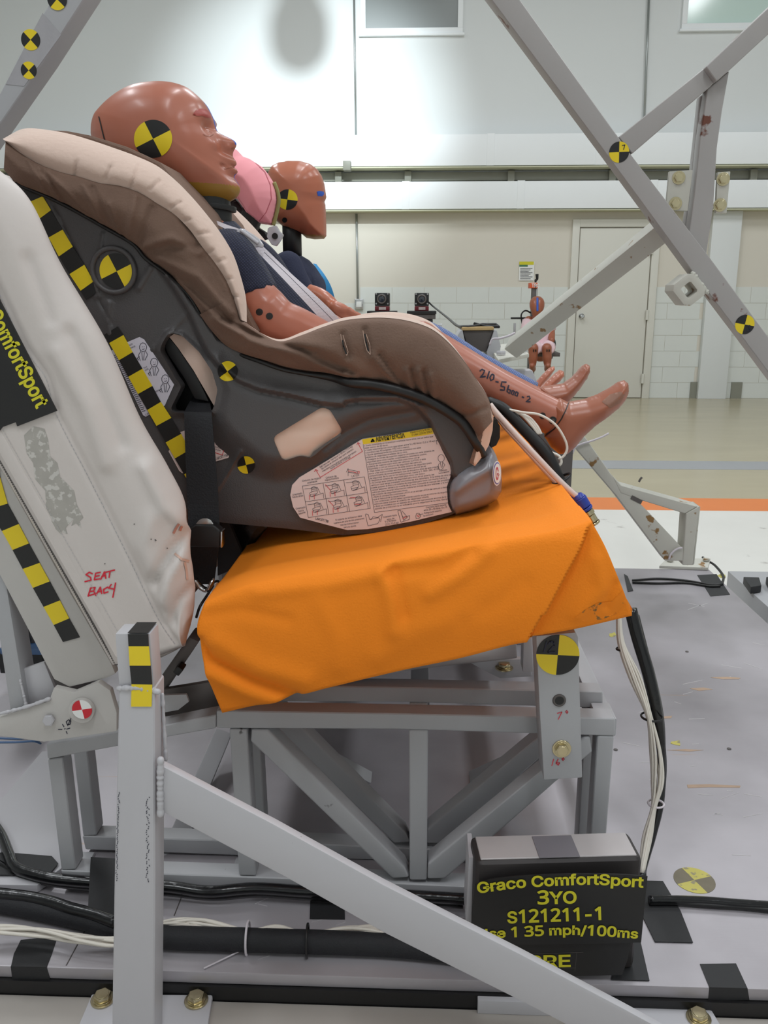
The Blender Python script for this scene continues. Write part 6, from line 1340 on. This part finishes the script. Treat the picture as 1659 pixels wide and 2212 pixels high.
sweep('zip_tie', [at(1058, 745, 2.93), at(1064, 733, 2.93), at(1080, 731, 2.92), at(1100, 725, 2.92), at(1113, 719, 2.92)], .004, M['strap'], rf, 6)
marker_px(1337.5, 328.5, 23, RY-.001, 92, MK[::-1], rf); marker_px(1609, 701, 21, RY-.001, 80, MK[::-1], rf)
strokes('hand_number', [[(1344, 314), (1350, 313), (1347, 323)]], 1.6, RY-.0022, M['bluink'], rf); strokes('hand_number', [[(1614, 704), (1620, 703), (1618, 708), (1621, 711), (1619, 715), (1614, 714)]], 1.8, RY-.0022, M['bluink'], rf)
# triangular brace on the deck corner
db = thing('corner_brace', 'rust-flecked triangular tube brace bolted to the far deck corner', 'brace', atz(1475, 1222, DZK))
BYY = 2.33
def dbp(n, px, Y0, d, m='rusty2'): return prism(n, px, Y0, Y0+d, M[m], db, .004, 3)
dbp('long_strut', [(1190, 900), (1214, 872), (1322, 1027), (1345, 1050), (1395, 1100), (1480, 1190), (1480, 1212), (1437, 1212), (1330, 1070), (1236, 960)], BYY+.001, .058)
dbp('top_bar', [(1322, 1026), (1342, 1048), (1508, 1094), (1480, 1110), (1382, 1080), (1340, 1066)], BYY, .06)
dbp('upright', [(1482, 1109), (1511, 1093), (1497, 1221), (1474, 1221)], BYY-.001, .062)
prism('upright_side', [(1510, 1093), (1513, 1095), (1500, 1218), (1497, 1221)], BYY+.002, BYY+.06, M['rusty2'], db, .001)
o = slab('foot_plate', [(1424, 1222), (1440, 1206), (1535, 1206), (1530, 1226)], DZK+.0005, DZK+.010, M['rusty2'], db, .002)
for x, y in ((1447, 1213), (1525, 1212)): bolt(atz(x, y, DZK+.0105), (0, 0, 1), .010, M['rusty2'], o, False)
for pts in ([(1236, 980), (1243, 966), (1256, 959), (1279, 952), (1300, 944), (1315, 936)], [(1445, 1208), (1450, 1196), (1462, 1186), (1474, 1183)]): sweep('zip_tie', [at(x, y, BYY-.006) for x, y in pts], .0028, M['strap'], db, 6)
sweep('bent_wire', [at(1380, 1041, BYY+.03), at(1384, 1034, BYY+.03), at(1387, 1031, BYY+.03)], .003, M['dark_steel'], db, 6)
bd_ = [(1363, 1073), (1372, 1072), (1384, 1083), (1378, 1087)]
strokes('torch_cut', [[(1366, 1075), (1384, 1084)]], 9, BYY-.0006, M['dark_steel'], db)
# tube at the upper left
lf = thing('roll_tube', 'tape-wrapped grey roll tube with three markers crossing the upper left corner', 'tube', (-.95, 1.75, .4))
LYY = 1.72
prism('tube', [(136, -40), (206, -40), (96, 130), (0, 268), (-110, 430), (-390, 850), (-440, 850), (-120, 385), (0, 200), (70, 65)], LYY, LYY+.06, M['paint'], lf, .004, 3)
q_ = at(-420, 850, LYY); box('tube_leg', (q_[0]-.03, LYY, DZK), (q_[0]+.06, LYY+.06, q_[2]+.02), M['paint'], lf, bev=.004)
tapem = mat('clear_tape', (168, 166, 170), .15, var=.1, vscale=40, bump=.6, bscale=60)
prism('clear_tape', [(92, 28), (132, 75), (52, 186), (12, 182)], LYY-.0008, LYY-.0002, tapem, lf, 0)
for x, y, rx, a in ((123, -2, 24, 45), (66, 86, 23, 42), (62, 152, 19, 40)): marker_px(x, y, rx, LYY-.0016, a, MK, lf)
